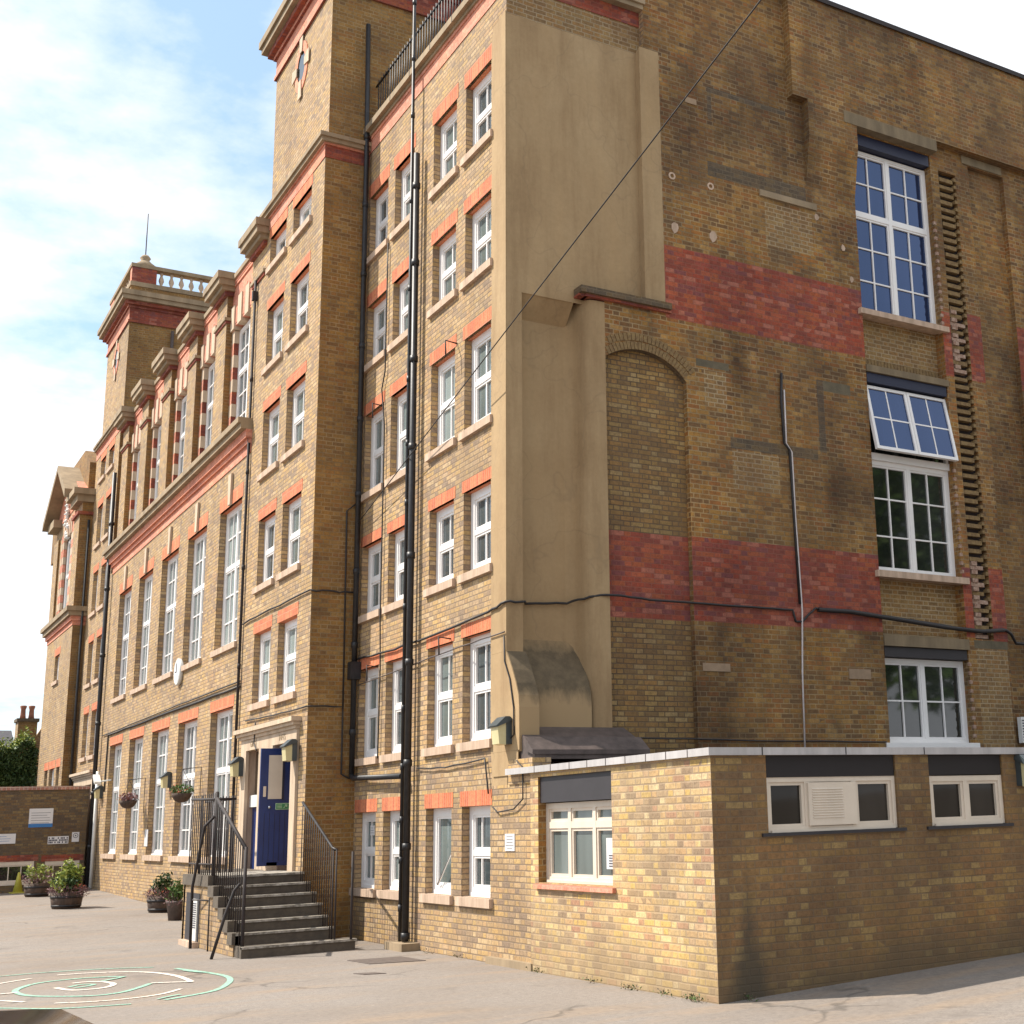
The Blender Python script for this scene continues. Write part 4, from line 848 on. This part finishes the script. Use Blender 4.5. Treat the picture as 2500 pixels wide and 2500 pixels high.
for a,b in ((.71,2.49),(3.01,4.17)):
    mb=MB(); mb.box(a,b,.02,.08,2.19,2.419,'fasciaD'); mb.build('fascia_board',X)
w=window(X,'A',0,2.07,3.95,1.07,2.03,thick_v=(.333,.666),thick_h=(.72,),fb=.07,back=.14,lintel=0,sill=False,fm='cream',gm='glass')
mb=MB(); mb.prism([(2.0,1.0),(4.0,1.0),(4.0,1.055),(2.0,1.055)],'x',-.05,.17,'redlit'); mb.build('sill',w)
mb=MB(); mb.box(.118,.125,2.10,2.42,1.25,1.60,'sign'); 
for i in range(5): mb.box(.112,.118,2.2,2.36,1.28+i*.03,1.29+i*.03,'ink')
nt_=mb.build('paper_notice'); tag(nt_,'white printed notice behind the glass of the lit extension window','notice')
w=window(X,'B',0,.70,2.50,1.62,2.19,fb=.05,back=.06,thick_v=(.31,.67),lintel=0,sillh=.035,sillm='fascia',fm='cream',gm='glassX',sillout=.03)
mb=MB(); mb.box(1.25,1.91,.0,.1,1.68,2.13,'cream'); 
for i in range(12): mb.prism([(.0-.012,1.76+.027*i),(.0,1.775+.027*i),(.0,1.758+.027*i)],'x',1.30,1.72,'cream'); mb.box(1.30,1.72,-.001,.0,1.761+.027*i,1.768+.027*i,'redband') 
mb.build('louvre',w)
w=window(X,'B',0,3.0,4.18,1.62,2.18,fb=.06,back=.06,thick_v=(.5,),lintel=0,sillh=.035,sillm='fascia',fm='cream',gm='glassX',sillout=.03)
# ================================================================== wall things
def lamp(loc,ax,label,sc=1.0):
    e=empty('wall_lamp',loc,label,'wall lamp','box shaped wall lamps')
    def mk(pts,f=1): return pts
    s=sc*.85; A=ax=='A'
    def bx(mb,u0,u1,w0,w1,z0,z1,m): ubox(mb,ax,u0*s,u1*s,w0*s,w1*s,z0*s,z1*s,m)
    mb=MB(); bx(mb,-.13,.13,0,.09,-.17,.17,'hood'); P=[(0,.20),(0,.175),(.25,.08),(.26,.10),(.11,.235),(.04,.235)]
    if A: mb.prism([(-w*s,z*s) for w,z in P],'y',-.15*s,.15*s,'hood')
    else: mb.prism([(-w*s,z*s) for w,z in P],'x',-.15*s,.15*s,'hood')
    mb2=MB(); Q=[(.091,.14),(.091,-.18),(.20,-.165),(.225,.09)]
    if A: mb2.prism([(-w*s,z*s) for w,z in Q],'y',-.12*s,.12*s,'lampglass')
    else: mb2.prism([(-w*s,z*s) for w,z in Q],'x',-.12*s,.12*s,'lampglass')
    h=mb.build('housing'); h.parent=e; g_=mb2.build('diffuser'); g_.parent=e
    return e
lamp((XM-.016,4.90,2.98),'A','grey hooded wall lamp on the tan rendered corner above the extension',1.06)
lamp((XW-.05,11.52,3.10),'A','grey hooded wall lamp right of the blue entrance doors',1.06)
lamp((XW-.05,14.95,2.98),'A','grey hooded wall lamp left of the blue entrance doors',1.06)
lamp((XW-.002,21.35,2.98),'A','grey hooded wall lamp between the ground floor windows of the long range',1.06)
lamp((XW-.002,30.15,2.98),'A','grey hooded wall lamp beside the far black drainpipe',1.06)
lamp((4.52,0,2.2),'B','grey hooded wall lamp at the right edge of the extension front',1.06)
e=empty('floodlight',(XW,28.9,3.3),'white floodlight angled down from an arm on the far brick range','floodlight')
mb=MB(); mb.tube([(0,0,0),(-.35,0,-.05)],.02,'pale'); o=mb.build('arm'); o.parent=e
mb=MB(); mb.prism([(-.15,-.05),(.18,.16),(.20,.10),(-.11,-.12)],'x',-.45,-.28,'pale'); o=mb.build('lamp_head'); o.parent=e
# clock disc
e=empty('wall_clock',(XW-.02,20.9,5.46),'round white clock mounted edge on beneath the tall windows','clock')
mb=MB(); mb.lathe([(.29,-.07),(.31,-.06),(.31,.0),(.29,.02)],(0,0,0),'pale',28,axis='x'); o=mb.build('case'); o.parent=e
mb=MB(); mb.lathe([(.26,-.075),(.26,-.071)],(0,0,0),'sign',24,axis='x'); mb.box(-.085,-.076,-.01,.01,0,.2,'ink'); mb.box(-.085,-.076,0,.13,-.01,.01,'ink'); o=mb.build('dial'); o.parent=e
def board(name,ax,loc,w,h,m,label,cat,extra=None,grp=None):
    mb=MB()
    if ax=='A': mb.box(-.012,0,-w/2,w/2,-h/2,h/2,m)
    else: mb.box(-w/2,w/2,-.012,0,-h/2,h/2,m)
    o=mb.build(name,loc=loc); tag(o,label,cat,grp)
    if extra:
        mb=MB(); extra(mb); p=mb.build('print'); p.parent=o
    return o
def lines(w,h,n,ax,m='ink',frac=.85):
    def f(mb):
        for i in range(n):
            z=h/2-h*(i+1)/(n+1); ww=w*frac*random.uniform(.6,1)
            if ax=='A': mb.box(-.014,-.012,-ww/2,ww/2,z-.003,z+.003,m)
            else: mb.box(-w*frac/2,-w*frac/2+ww,-.014,-.012,z-.005,z+.005,m)
    return f
board('paper_notice','A',(XM,4.87,1.555),.29,.22,'sign','white paper notice on the brick pilaster left of the extension window','notice',lines(.29,.22,5,'A','lead'))
board('paper_notice','A',(XW,23.69,1.71),.35,.4,'sign','small blank white notice between two ground floor windows of the range','notice')
for a,z,y in (('first','',10.55),('second','',9.0)):
    o=board('paper_notice','A',(XM+.12,y-.12,1.75),.18,.16,'sign','white paper in the ground floor window '+('nearest the steps' if y>10 else 'just left of the black soil pipe'),'notice',lines(.18,.16,3,'A','ink'))
# hanging baskets
def leaves(mb,n,c,r,size,m,flat=1,rnd=random,tall=1,shell=.0):
    for i in range(n):
        while True:
            p=Vector((rnd.uniform(-1,1),rnd.uniform(-1,1),rnd.uniform(-1,1)))
            if shell<p.length<1: break
        p=Vector((c[0]+p.x*r[0],c[1]+p.y*r[1],c[2]+p.z*r[2])); s=size*rnd.uniform(.6,1.3)
        a=Vector((rnd.gauss(0,1),rnd.gauss(0,1),rnd.gauss(0,1)*flat)).normalized(); b=a.cross(Vector((rnd.gauss(0,1),rnd.gauss(0,1),rnd.gauss(0,1)))).normalized()
        mb.face([p-a*s*tall,p-b*s*.45,p+a*s*tall,p+b*s*.45],m)
def basket(loc,label,fl):
    e=empty('hanging_basket',loc,label,'hanging basket','hanging baskets between the windows')
    mb=MB(); mb.lathe([(.04,-.19),(.13,-.16),(.19,-.08),(.22,0),(.20,0)],(-.38,0,0),'wood',14); o=mb.build('basket'); o.parent=e
    mb=MB(); mb.tube([(0,0,-.3),(0,0,.55),(-.38,0,.5)],.014,'rust',6)
    for k in range(3): mb.tube([(-.38+.26*math.cos(k*2.1),.26*math.sin(k*2.1),0),(-.38,0,.5)],.005,'rust',4)
    o=mb.build('bracket'); o.parent=e
    mb=MB(); leaves(mb,350,(-.38,0,.08),(.24,.24,.12),.032,'leaf' if fl else 'heather'); leaves(mb,60,(-.42,0,.08),(.24,.25,.13),.022,'flower'); o=mb.build('foliage'); o.parent=e
basket((XW,18.4,2.62),'hanging basket with green leaves and red flowers nearer the steps',1)
basket((XW,24.2,2.62),'hanging basket of dry brownish plants farther along the range',0)
# ================================================================== STAIRS
SX0,SX1=-2.3,XW-.002
st=empty('entrance_steps',(-1.6,10,0),'worn stone steps with iron railings climbing to the blue school doors','steps')
tops=[(.16,9.02),(.33,9.38),(.49,9.66),(.66,9.97),(.82,10.28),(.97,10.60),(1.12,10.97)]
for i,(z,y) in enumerate(tops):
    yb=tops[i+1][1]+.02 if i<6 else 12.9
    x1=-.58 if i==0 else SX1 if i>4 else SX1+.0
    x0=SX0+.12 if i>1 else SX0+.02
    mb=MB(); zb=tops[i-1][0] if i else 0
    mb.box(x0,x1 if i else -.58,y,yb if i<6 else 12.75,zb+.001 if i else -.02,z-.035,'step'); mb.box(x0,x1 if i else -.56,y-.02,yb if i<6 else 12.75,z-.034,z,'nosing' if i==6 else 'step'); mb.box(x0,x1 if i else -.56,y-.024,y+.06,z-.03,z+.003,'nosing')
    mb.build('step' if i<6 else 'landing',st)
mb=MB(); mb.box(-1.55,SX1,12.75,14.95,.0,1.12,'step'); mb.build('rear_landing',st)
mb=MB()
prev=9.22
for i,(z,y) in enumerate(tops[1:],1):
    yb=tops[i+1][1] if i<6 else 12.72
    mb.box(SX0,SX0+.12,y+.02,yb+.02,0,z-.16,'stock'); mb.box(SX0-.03,SX0+.135,y-.0,yb-.001,z-.159,z+.01,'step')
mb.box(SX0,-1.6,12.60,12.72,0,1.0,'stock')
mb.build('side_wall',st)
mb=MB(); mb.box(SX0-.012,SX0,11.55,12.45,.02,.84,'fascia'); mb.box(SX0-.03,SX0-.012,11.62,11.98,.1,.75,'pale')
for i in range(12): mb.box(SX0-.036,SX0-.03,11.66,11.94,.3+i*.034,.315+i*.034,'ink')
mb.box(SX0-.1,SX0,11.5,12.5,-.02,.09,'sill'); mb.build('vent_door',st)
mb=MB(); x=SX0+.06
mb.tube([(x,11.0,2.32),(x,12.7,2.36)],.022,'rust'); mb.tube([(x,11.0,1.3),(x,12.7,1.3)],.014,'rust')
y=11.0
while y<12.72: mb.tube([(x,y,1.13),(x,y,2.42)],.009,'rust',6); y+=.13
mb.tube([(x,12.7,2.36),(-1.5,12.7,2.36)],.02,'rust')
xx=x
while xx<-1.5: mb.tube([(xx,12.7,1.1),(xx,12.7,2.42)],.009,'rust',6); xx+=.17
mb.tube([(-1.5,12.75,2.36),(-1.5,14.9,2.36)],.02,'rust'); 
y=12.8
while y<14.9: mb.tube([(-1.5,y,1.1),(-1.5,y,2.42)],.010,'rust',6); y+=.2
o=mb.build('railing',st)
mb=MB(); mb.tube([(x,11.0,2.34),(x,9.15,1.56)],.026,'rust'); mb.tube([(x,11.0,2.30),(x,9.15,1.52)],.012,'hoop')
y=9.2
while y<10.98:
    zz=max([t for t,yy in tops if yy<=y+.02] or [0]); top=1.56+(y-9.15)/(1.85)*.78; mb.tube([(x,y,zz-.02),(x,y,top)],.009,'rust',6); y+=.125
mb.tube([(x,9.12,.1),(x,9.12,1.58)],.024,'rust'); mb.tube([(x,11,1.1),(x,11,2.44)],.03,'rust')
mb.build('handrail',st)
mb=MB(); x=SX1-.09; mb.tube([(x,10.85,2.24),(x,9.25,1.51),(x,9.05,1.48)],.022,'hoop')
y=9.3
while y<10.85:
    zz=max([t for t,yy in tops if yy<=y+.02] or [0]); top=1.51+(y-9.25)/1.6*.73; mb.tube([(x,y,zz),(x,y,top)],.008,'rust',6); y+=.11
for yy in (9.05,9.2): mb.tube([(x,yy,.16),(x,yy,1.49)],.014,'rust',6)
mb.tube([(x+.22,8.95,.16),(x+.22,8.95,1.45)],.02,'rust',6)
mb.build('handrail',st)
# leaning stays
mb=MB(); mb.tube([(-2.62,9.35,0),(-2.45,9.35,.6),(-2.33,9.35,.95),(-2.26,9.3,1.05)],.024,'rust'); mb.build('stay_bar',st)
mb=MB(); mb.tube([(-2.34,10.75,0),(-2.34,10.78,.8)],.012,'rust'); mb.build('stay_bar',st)
mb=MB(); mb.tube([(-2.42,11.55,0),(-2.42,11.6,.95),(-2.40,11.05,1.9),(-2.28,10.95,2.05)],.024,'rust'); mb.tube([(-2.42,11.6,.75),(-2.3,11.0,.75)],.012,'rust')
mb.build('stay_bar',st)
mb=MB(); mb.box(-.98,-.80,12.55,12.7,1.122,1.26,'stone'); mb.build('door_stop_block',loc=(0,0,0)); tag(bpy.data.objects['door_stop_block'],'pale block propping the open blue door on the landing','block')
# ================================================================== PLANTERS
def barrel(loc,r,h,label):
    e=empty('barrel_planter',loc,label,'planter','half barrel planters in the playground')
    mb=MB(); n=20; pr=[(r*.84,0),(r*.93,h*.4),(r,h),(r*.93,h),(r*.9,h*.85)]; mb.lathe(pr,(0,0,0),'wood',n); o=mb.build('staves'); o.parent=e
    mb=MB(); 
    for q in (.18,.72): rr=r*(.84+.16*q)+.006; mb.lathe([(rr,h*q-.025),(rr+.006,h*q-.025),(rr+.01,h*q+.025),(rr,h*q+.025)],(0,0,0),'hoop',n)
    o=mb.build('hoops'); o.parent=e
    mb=MB(); mb.lathe([(r*.9,h*.86),(r*.9,h*.88)],(0,0,0),'soil',n); o=mb.build('soil'); o.parent=e
    return e
def plant(loc,label,parts,name='flowering_plant'):
    mb=MB(); 
    for n,c,r,s,m in parts: leaves(mb,n,c,r,s,m,tall=1.2)
    # stems
    for i in range(14): a=random.uniform(0,6.28); d=random.uniform(.05,.3); mb.tube([(0,0,-.1),(d*math.cos(a),d*math.sin(a),parts[0][1][2])],.008,'bark',4,cap=False)
    o=mb.build(name,loc=loc); return tag(o,label,'plant','plants in the half barrels')
def gl(x,y): return (x,y,gz(x,y))
b1=(-1.95,27.6); b2=(-1.2,33.0-1.2); b3=(-1.35,21.9); b4=(-1.75,19.3)
b3=(-.62,22.5) ; b3=(-1.42,20.6)
def tub(x,y,r,h,lab): return barrel(gl(x,y),r,h,lab)
tub(-2.6,23.0,.36,.36,'half barrel planter holding purple heather and a tall yellow green shrub')
def shrub(n,r,h,m,leaf):
    out=[]
    for k in range(16):
        a=random.uniform(0,6.28); d=random.uniform(0,r); out.append((n//16,(d*math.cos(a),d*math.sin(a),random.uniform(.15,h)*(1-.35*d/r)),(.13,.13,.17),leaf,m))
    return out
plant((-2.6,23.0,gz(0,23.0)+.36),'tall yellow green variegated shrub growing out of purple heather',shrub(900,.38,.68,'leafyel',.055)+shrub(300,.30,.40,'leafdark',.05)+[(1300,(0,0,.05),(.46,.46,.15),.020,'heather'),(500,(.1,-.1,-.02),(.42,.42,.14),.018,'heather'),(45,(.22,-.2,.12),(.14,.14,.08),.022,'flower')],'variegated_shrub')
tub(-2.55,28.3,.33,.34,'half barrel planter farthest from the viewer near the yard wall')
plant((-2.55,28.3,gz(0,28.3)+.34),'purple heather and green leaves in the farthest barrel',[(700,(0,0,.12),(.42,.42,.2),.022,'heather')]+shrub(300,.3,.55,'leafyel',.05))
tub(-1.12,20.0,.32,.34,'half barrel planter nearest the steps with a dark green bush')
plant((-1.12,20.0,gz(0,20.0)+.34),'small dark green bush above reddish heather',shrub(420,.18,.45,'leafdark',.045)+[(1000,(0,0,.05),(.40,.40,.15),.020,'heather'),(40,(0,-.1,.1),(.35,.35,.1),.02,'flower')])
e=empty('tapered_pot',gl(-1.38,17.5),'narrow grey plant pot beside the landing wall','planter')
mb=MB(); mb.lathe([(.13,0),(.18,.34),(.20,.36),(.18,.38),(.16,.36)],(0,0,0),'lead',16); o=mb.build('pot'); o.parent=e
plant((-1.38,17.5,gz(0,17.5)+.36),'bright green seedling with white flowers in the grey pot',shrub(260,.10,.42,'leaf',.045)+[(120,(-.05,-.05,.0),(.2,.2,.1),.02,'heather')],'potted_plant')
# ================================================================== YARD WALL / OUTBUILDING
YW=31.0; zw=gz(0,YW)
ob=empty('yard_outbuilding',(-4,YW,zw),'low dark brick outbuilding with red lintels and white windows across the yard','outbuilding')
mb=MB(); wall(mb,'B',YW,-9,-1.02,zw-.3,3.12,'lowwall',[(-3.6,-2.33,.52,1.16),(-2.05,-1.15,.52,1.13),(-6.2,-4.6,.52,1.16)]); mb.face([(-1.02,YW,0),(-1.02,36,0),(-1.02,36,3.12),(-1.02,YW,3.12)],'lowwall'); mb.box(-9,-1.02,YW+.3,36,3.0,3.1,'slate')
mb.build('brick_wall',ob); mb=MB(); mb.box(-9,-.99,YW-.04,YW+.3,3.121,3.22,'coping'); mb.build('coping',ob)
for a,b,c,d in ((-3.6,-2.33,.52,1.16),(-2.05,-1.15,.52,1.13),(-6.2,-4.6,.52,1.16)): window(ob,'B',YW,a,b,c,d,vb=(.25,.5,.75),fb=.1,back=.04,lintel=.17,fm='cream',gm='glassD',sill=False,lext=.1,lm='redband')
board('school_notice_board','B',(-2.24,YW,2.34),.62,.52,'sign','white notice board with blue lower band on the dark brick wall','sign',lambda mb:(lines(.6,.42,5,'B')(mb),mb.box(-.31,.31,-.016,-.0125,-.26,-.16,'signblue')))
board('info_sign','B',(-3.25,YW,1.79),.8,.27,'sign','blank looking white sign cut by the left edge of the photo','sign',lines(.8,.25,3,'B','signblue',.7))
def letters(mb):
    random.seed(5)
    for r in range(3):
        for c in range(13):
            if random.random()<.8: mb.box(-.25+c*.039,-.25+c*.039+.028,-.014,-.012,-.085+r*.058,-.085+r*.058+.045,'bluebd')
board('lettered_sign','B',(-1.75,YW,1.71),.54,.21,'sign','wide white sign packed with dark block lettering','sign',letters)
def ring(mb):
    for i in range(18):
        a0=2*math.pi*i/18;a1=2*math.pi*(i+1)/18
        mb.prism([(.055*math.cos(a0),.04+.055*math.sin(a0)),(.07*math.cos(a0),.04+.07*math.sin(a0)),(.07*math.cos(a1),.04+.07*math.sin(a1)),(.055*math.cos(a1),.04+.055*math.sin(a1))],'y',-.015,-.012,'ink')
    mb.prism([(-.03,.02),(.03,.02),(0,.07)],'y',-.015,-.012,'ink')
board('small_sign','B',(-1.3,YW,1.78),.19,.27,'sign','small upright white sign with a dark ring symbol','sign',ring)
e=empty('yellow_cone',(-2.75,YW-.5,gz(0,YW-.5)),'yellow cone standing in front of the low white window','cone')
mb=MB(); mb.lathe([(.13,.03),(.03,.55),(.02,.56)],(0,0,0),'yellow',12); o=mb.build('cone_body'); o.parent=e
mb=MB(); mb.box(-.2,.2,-.2,.2,0,.03,'yellow'); o=mb.build('base'); o.parent=e
rw=random.Random(9); mb=MB()
for cx_,cy_,n in ((-.05,.35,60),(-.06,.9,20),(-.04,1.6,25),(-.05,2.5,16),(.0,4.0,14),(.35,-.05,30),(-.03,6.3,12),(-.03,7.4,12)):
    for i in range(n*2):
        x=cx_-abs(rw.gauss(0,.035)); y=cy_+rw.gauss(0,.10); leaves(mb,1,(x,y,.02+abs(rw.gauss(0,.02))),(.02,.02,.02),.016,rw.choice(['leaf','leafdark','soilleaf','soilleaf']),rnd=rw)
tag(mb.build('weeds_and_litter'),'small weeds and dry litter along the foot of the walls','weeds',kind='stuff')
# overhead wire
def over(a,b,sag,r,label):
    a=Vector(a);b=Vector(b); pts=[]
    for i in range(25):
        t=i/24; p=a.lerp(b,t); p.z-=sag*4*t*(1-t); pts.append(p)
    mb=MB(); mb.tube(pts,r,'wire',6); tag(mb.build('overhead_cable'),label,'cable')
over((-.05,11.0,7.05),(-.62,-4.6,10.2),.0,.009,'thin black cable crossing the air in front of the gable')
# ================================================================== CAR (foreground, cropped by the frame)
def car(loc,rz):
    e=empty('parked_car',loc,'dark car in the foreground with only its shiny roof edge in view','car'); e.rotation_euler=(0,0,rz); e.scale=(1.05,1.05,1.04)
    secs=[(-2.1,.35,.62,.70,.78),(-1.9,.22,.78,.80,.86),(-1.2,.2,.92,.86,.90),(-.95,.2,.98,.87,.9),(.0,.2,1.0,.88,.9),(1.2,.2,.95,.87,.9),(1.95,.25,.84,.82,.86),(2.12,.38,.66,.72,.8)]
    mb=MB(); rings=[]
    for (x,zb,zt,w1,w2) in secs:
        rings.append([(x,-w1*.96,zb),(x,-w2,zb+.15),(x,-w2,zt*.75),(x,-w1*.93,zt),(x,0,zt+.03),(x,w1*.93,zt),(x,w2,zt*.75),(x,w2,zb+.15),(x,w1*.96,zb)])
    for a,b in zip(rings,rings[1:]):
        for i in range(9): j=(i+1)%9; mb.face([a[i],a[j],b[j],b[i]],'carpaint',smooth=True)
    mb.face(rings[0],'carpaint'); mb.face(list(reversed(rings[-1])),'carpaint'); o=mb.build('body'); o.parent=e
    mb=MB(); cs=[(-1.25,.95,.72),(-.55,1.38,.58),(.2,1.43,.60),(.9,1.38,.58),(1.6,.95,.70)]; rg=[]
    for x,zt,w in cs: rg.append([(x,-.80,.93),(x,-w-.04,(zt-.04)),(x,-w*.6,zt),(x,w*.6,zt),(x,w+.04,zt-.04),(x,.80,.93)])
    for a,b in zip(rg,rg[1:]):
        for i in range(5): mb.face([a[i],a[i+1],b[i+1],b[i]],'glassD' if i in (0,4) or a is rg[0] or b is rg[-1] else 'carpaint',smooth=True)
    o=mb.build('cabin'); o.parent=e
    for x in (-1.3,1.35):
        for y in (-.8,.8):
            mb=MB(); n=20
            for i in range(n): pass
            mb.tube([(x,y-.09,.31),(x,y+.09,.31)],.31,'tyre',20); w=mb.build('wheel'); w.parent=e
            mb=MB(); mb.tube([(x,y-.095,.31),(x,y+.095,.31)],.19,'chrome',16); q=mb.build('rim'); q.parent=w
    return e
car((-8.10,-8.41,0),math.radians(3))
# ================================================================== BACKGROUND
h=empty('terraced_house',(-2,52,0),'brick house with slate roof and chimney far behind the hedge','house')
mb=MB(); mb.box(-12,-.2,48,56,0,5.0,'shade'); mb.build('wall',h)
mb=MB(); mb.prism([(47.8,4.9),(50.5,6.15),(56.2,4.9)],'x',-12,-1.1,'slate'); mb.build('roof',h)
mb=MB(); mb.prism([(-.95,4.7),(1.5,4.7),(1.5,7.6),(-.1,6.2)],'y',49.3,49.6,'stock'); mb.build('gable_parapet',h)
mb=MB(); mb.box(-1.12,-.42,48.2,49.1,4.5,6.35,{'*':'shade','-x':'stock'}); mb.box(-1.18,-.36,48.14,49.16,6.35,6.48,'gable_sooty'); c=mb.build('chimney',h)
for x in (-.93,-.62): 
    mb=MB(); mb.lathe([(.12,6.48),(.10,6.65),(.09,6.85),(.13,6.98),(.11,7.02)],(x,48.6,0),'clay',12); mb.build('chimney_pot',c)
def tree(name,x,y,h,r,n,m,label,leaf=.22,cl=34,grp=None,zlow=.3):
    rnd=random.Random(hash((round(x),round(y)))&1023); e=empty(name,(x,y,gz(x,y)),label,'tree',grp)
    mb=MB(); mb.tube([(0,0,-.1),(.05,0,h*.2),(-.05,.05,h*.45),(0,0,h*.75)],[r*.09,r*.07,r*.05,r*.02],'bark',8)
    tips=[]
    for i in range(9):
        a=i*2.4; z0=h*rnd.uniform(.25,.5); p=(math.cos(a)*r*.6,math.sin(a)*r*.6,z0+h*rnd.uniform(.12,.3)); mb.tube([(0,0,z0),(p[0]*.5,p[1]*.5,z0+.6*(p[2]-z0)),p],[r*.035,r*.025,r*.01],'bark',6)
    o=mb.build('trunk'); o.parent=e
    mb=MB()
    for i in range(cl):
        a=rnd.uniform(0,6.28); q=math.sqrt(rnd.random()); zz=rnd.uniform(zlow,1.0); rr=r*q*math.sqrt(max(.05,1-((zz-.6)/.5)**2)) if zz>.35 else r*q*.8
        c=(rr*math.cos(a),rr*math.sin(a),h*zz); s=r*rnd.uniform(.18,.34); leaves(mb,n//cl,c,(s,s,s*.7),leaf,m,rnd=rnd)
    o=mb.build('crown'); o.parent=e; return e
def hedge():
    rnd=random.Random(4); mb=MB()
    for i in range(26000):
        x=rnd.uniform(-6.5,-1.12); z=rnd.uniform(2.6,4.95+.18*math.sin(x*3.1)+.12*math.sin(x*7.3)); y=41.6+abs(rnd.gauss(0,.16))+.12*math.sin(x*5+z*3); leaves(mb,1,(x,y,z),(.05,.05,.05),.065,'leafdark',rnd=rnd)
    for i in range(5200):
        x=rnd.uniform(-6.5,-1.2); y=rnd.uniform(41.6,43.2); z=4.85+.18*math.sin(x*3.1)+.12*math.sin(x*7.3)+abs(rnd.gauss(0,.20)); leaves(mb,1,(x,y,z),(.05,.05,.05),.06,'leafyel' if rnd.random()<.7 else 'leaf',rnd=rnd)
    c=mb; o=c.build('foliage')
    e=empty('tall_hedge',(-5,42.5,0),'tall dark clipped evergreen hedge rising behind the yard wall','hedge'); setp(o,e)
    mb=MB(); 
    for x in range(-10,-1): mb.tube([(x,42.5,0),(x+.1,42.4,4)],[.08,.04],'bark',6)
    o=mb.build('stems'); setp(o,e)
    mb=MB(); mb.box(-11,-1.25,41.9,43.0,.3,4.75,'hedgecore'); o=mb.build('inner_growth'); setp(o,e)
hedge()
for i,(x,y,hh,r) in enumerate(((14,-19,13,5),(22,-15,16.5,6),(30,-14,17.5,6.5),(39,-16,18,7))):
    tree('broadleaf_tree',x,y,hh,r,12000,'leaf',['leafy tree standing left in the row behind the viewer','leafy tree second in the row behind the viewer','tallest leafy tree at the right end of the row behind the viewer','leafy tree set back behind the viewer'][i],.26,60,'trees opposite the school, reflected in its windows')
# ================================================================== SKY, SUN, CAMERA
sun_dir=Vector((-1.62,1.22,2.42)).normalized()
el=math.asin(sun_dir.z); az=math.atan2(sun_dir.x,sun_dir.y)
w=bpy.data.worlds.new('World'); S.world=w; w.use_nodes=True; nt=w.node_tree; nt.nodes.clear()
out=N(nt,'ShaderNodeOutputWorld'); bg=N(nt,'ShaderNodeBackground'); sky=N(nt,'ShaderNodeTexSky',sky_type='NISHITA'); sky.sun_disc=False; sky.sun_elevation=el; sky.sun_rotation=az; sky.air_density=1.0; sky.dust_density=1.2; sky.ozone_density=1.0
tc=N(nt,'ShaderNodeTexCoord'); sp=N(nt,'ShaderNodeSeparateXYZ'); nt.links.new(tc.outputs['Generated'],sp.inputs[0])
zc=MATH(nt,'ADD',MATH(nt,'MAXIMUM',sp.outputs[2],0),.16); cb=N(nt,'ShaderNodeCombineXYZ'); nt.links.new(MATH(nt,'DIVIDE',sp.outputs[0],zc),cb.inputs[0]); nt.links.new(MATH(nt,'DIVIDE',sp.outputs[1],zc),cb.inputs[1]); cb.inputs[2].default_value=14.3
n1=MATH(nt,'ADD',NOISE(nt,cb.outputs[0],1.15,9,.58),MATH(nt,'MULTIPLY',MATH(nt,'MAXIMUM',MATH(nt,'SUBTRACT',sp.outputs[0],.25),0),.32))
cm=RAMP(nt,n1,[(.40,(0,0,0)),(.485,(.8,.8,.8)),(.57,(1,1,1))])
col=MIX(nt,cm,MIX(nt,.34,MIX(nt,1.0,sky.outputs[0],(1.2,1.58,1.7),'MULTIPLY'),(8.0,9.6,10.8)),(9.6,9.9,10.4))
nt.links.new(col,bg.inputs[0]); bg.inputs[1].default_value=.076; nt.links.new(bg.outputs[0],out.inputs[0])
sl=bpy.data.lights.new('sun','SUN'); sl.energy=4.8; sl.angle=math.radians(.53); sl.color=(1,.93,.82); so=bpy.data.objects.new('sun',sl); COL.objects.link(so); so.rotation_euler=sun_dir.to_track_quat('Z','Y').to_euler(); so.location=(-20,20,30)
R3=((0.8415269658732708,-0.5393013230412752,-0.0314077804700813),(0.09456604041197658,0.2043039434744732,-0.9743290833602266),(0.5318736971395813,0.8169540878450325,0.22292686837697132))
cam=bpy.data.cameras.new('camera'); co=bpy.data.objects.new('camera',cam); COL.objects.link(co)
mt=Matrix(((R3[0][0],-R3[1][0],-R3[2][0],-7.699),(R3[0][1],-R3[1][1],-R3[2][1],-11.521),(R3[0][2],-R3[1][2],-R3[2][2],1.825),(0,0,0,1))); co.matrix_world=mt
cam.sensor_width=36; cam.lens=3240.07/2500*36; cam.shift_x=(1250-1675.03)/2500; cam.clip_end=1000; cam.clip_start=.05
S.camera=co
S.render.resolution_x=1024; S.render.resolution_y=1024
S.view_settings.view_transform='Standard'; S.view_settings.look='None'; S.view_settings.exposure=0.73; S.view_settings.gamma=1
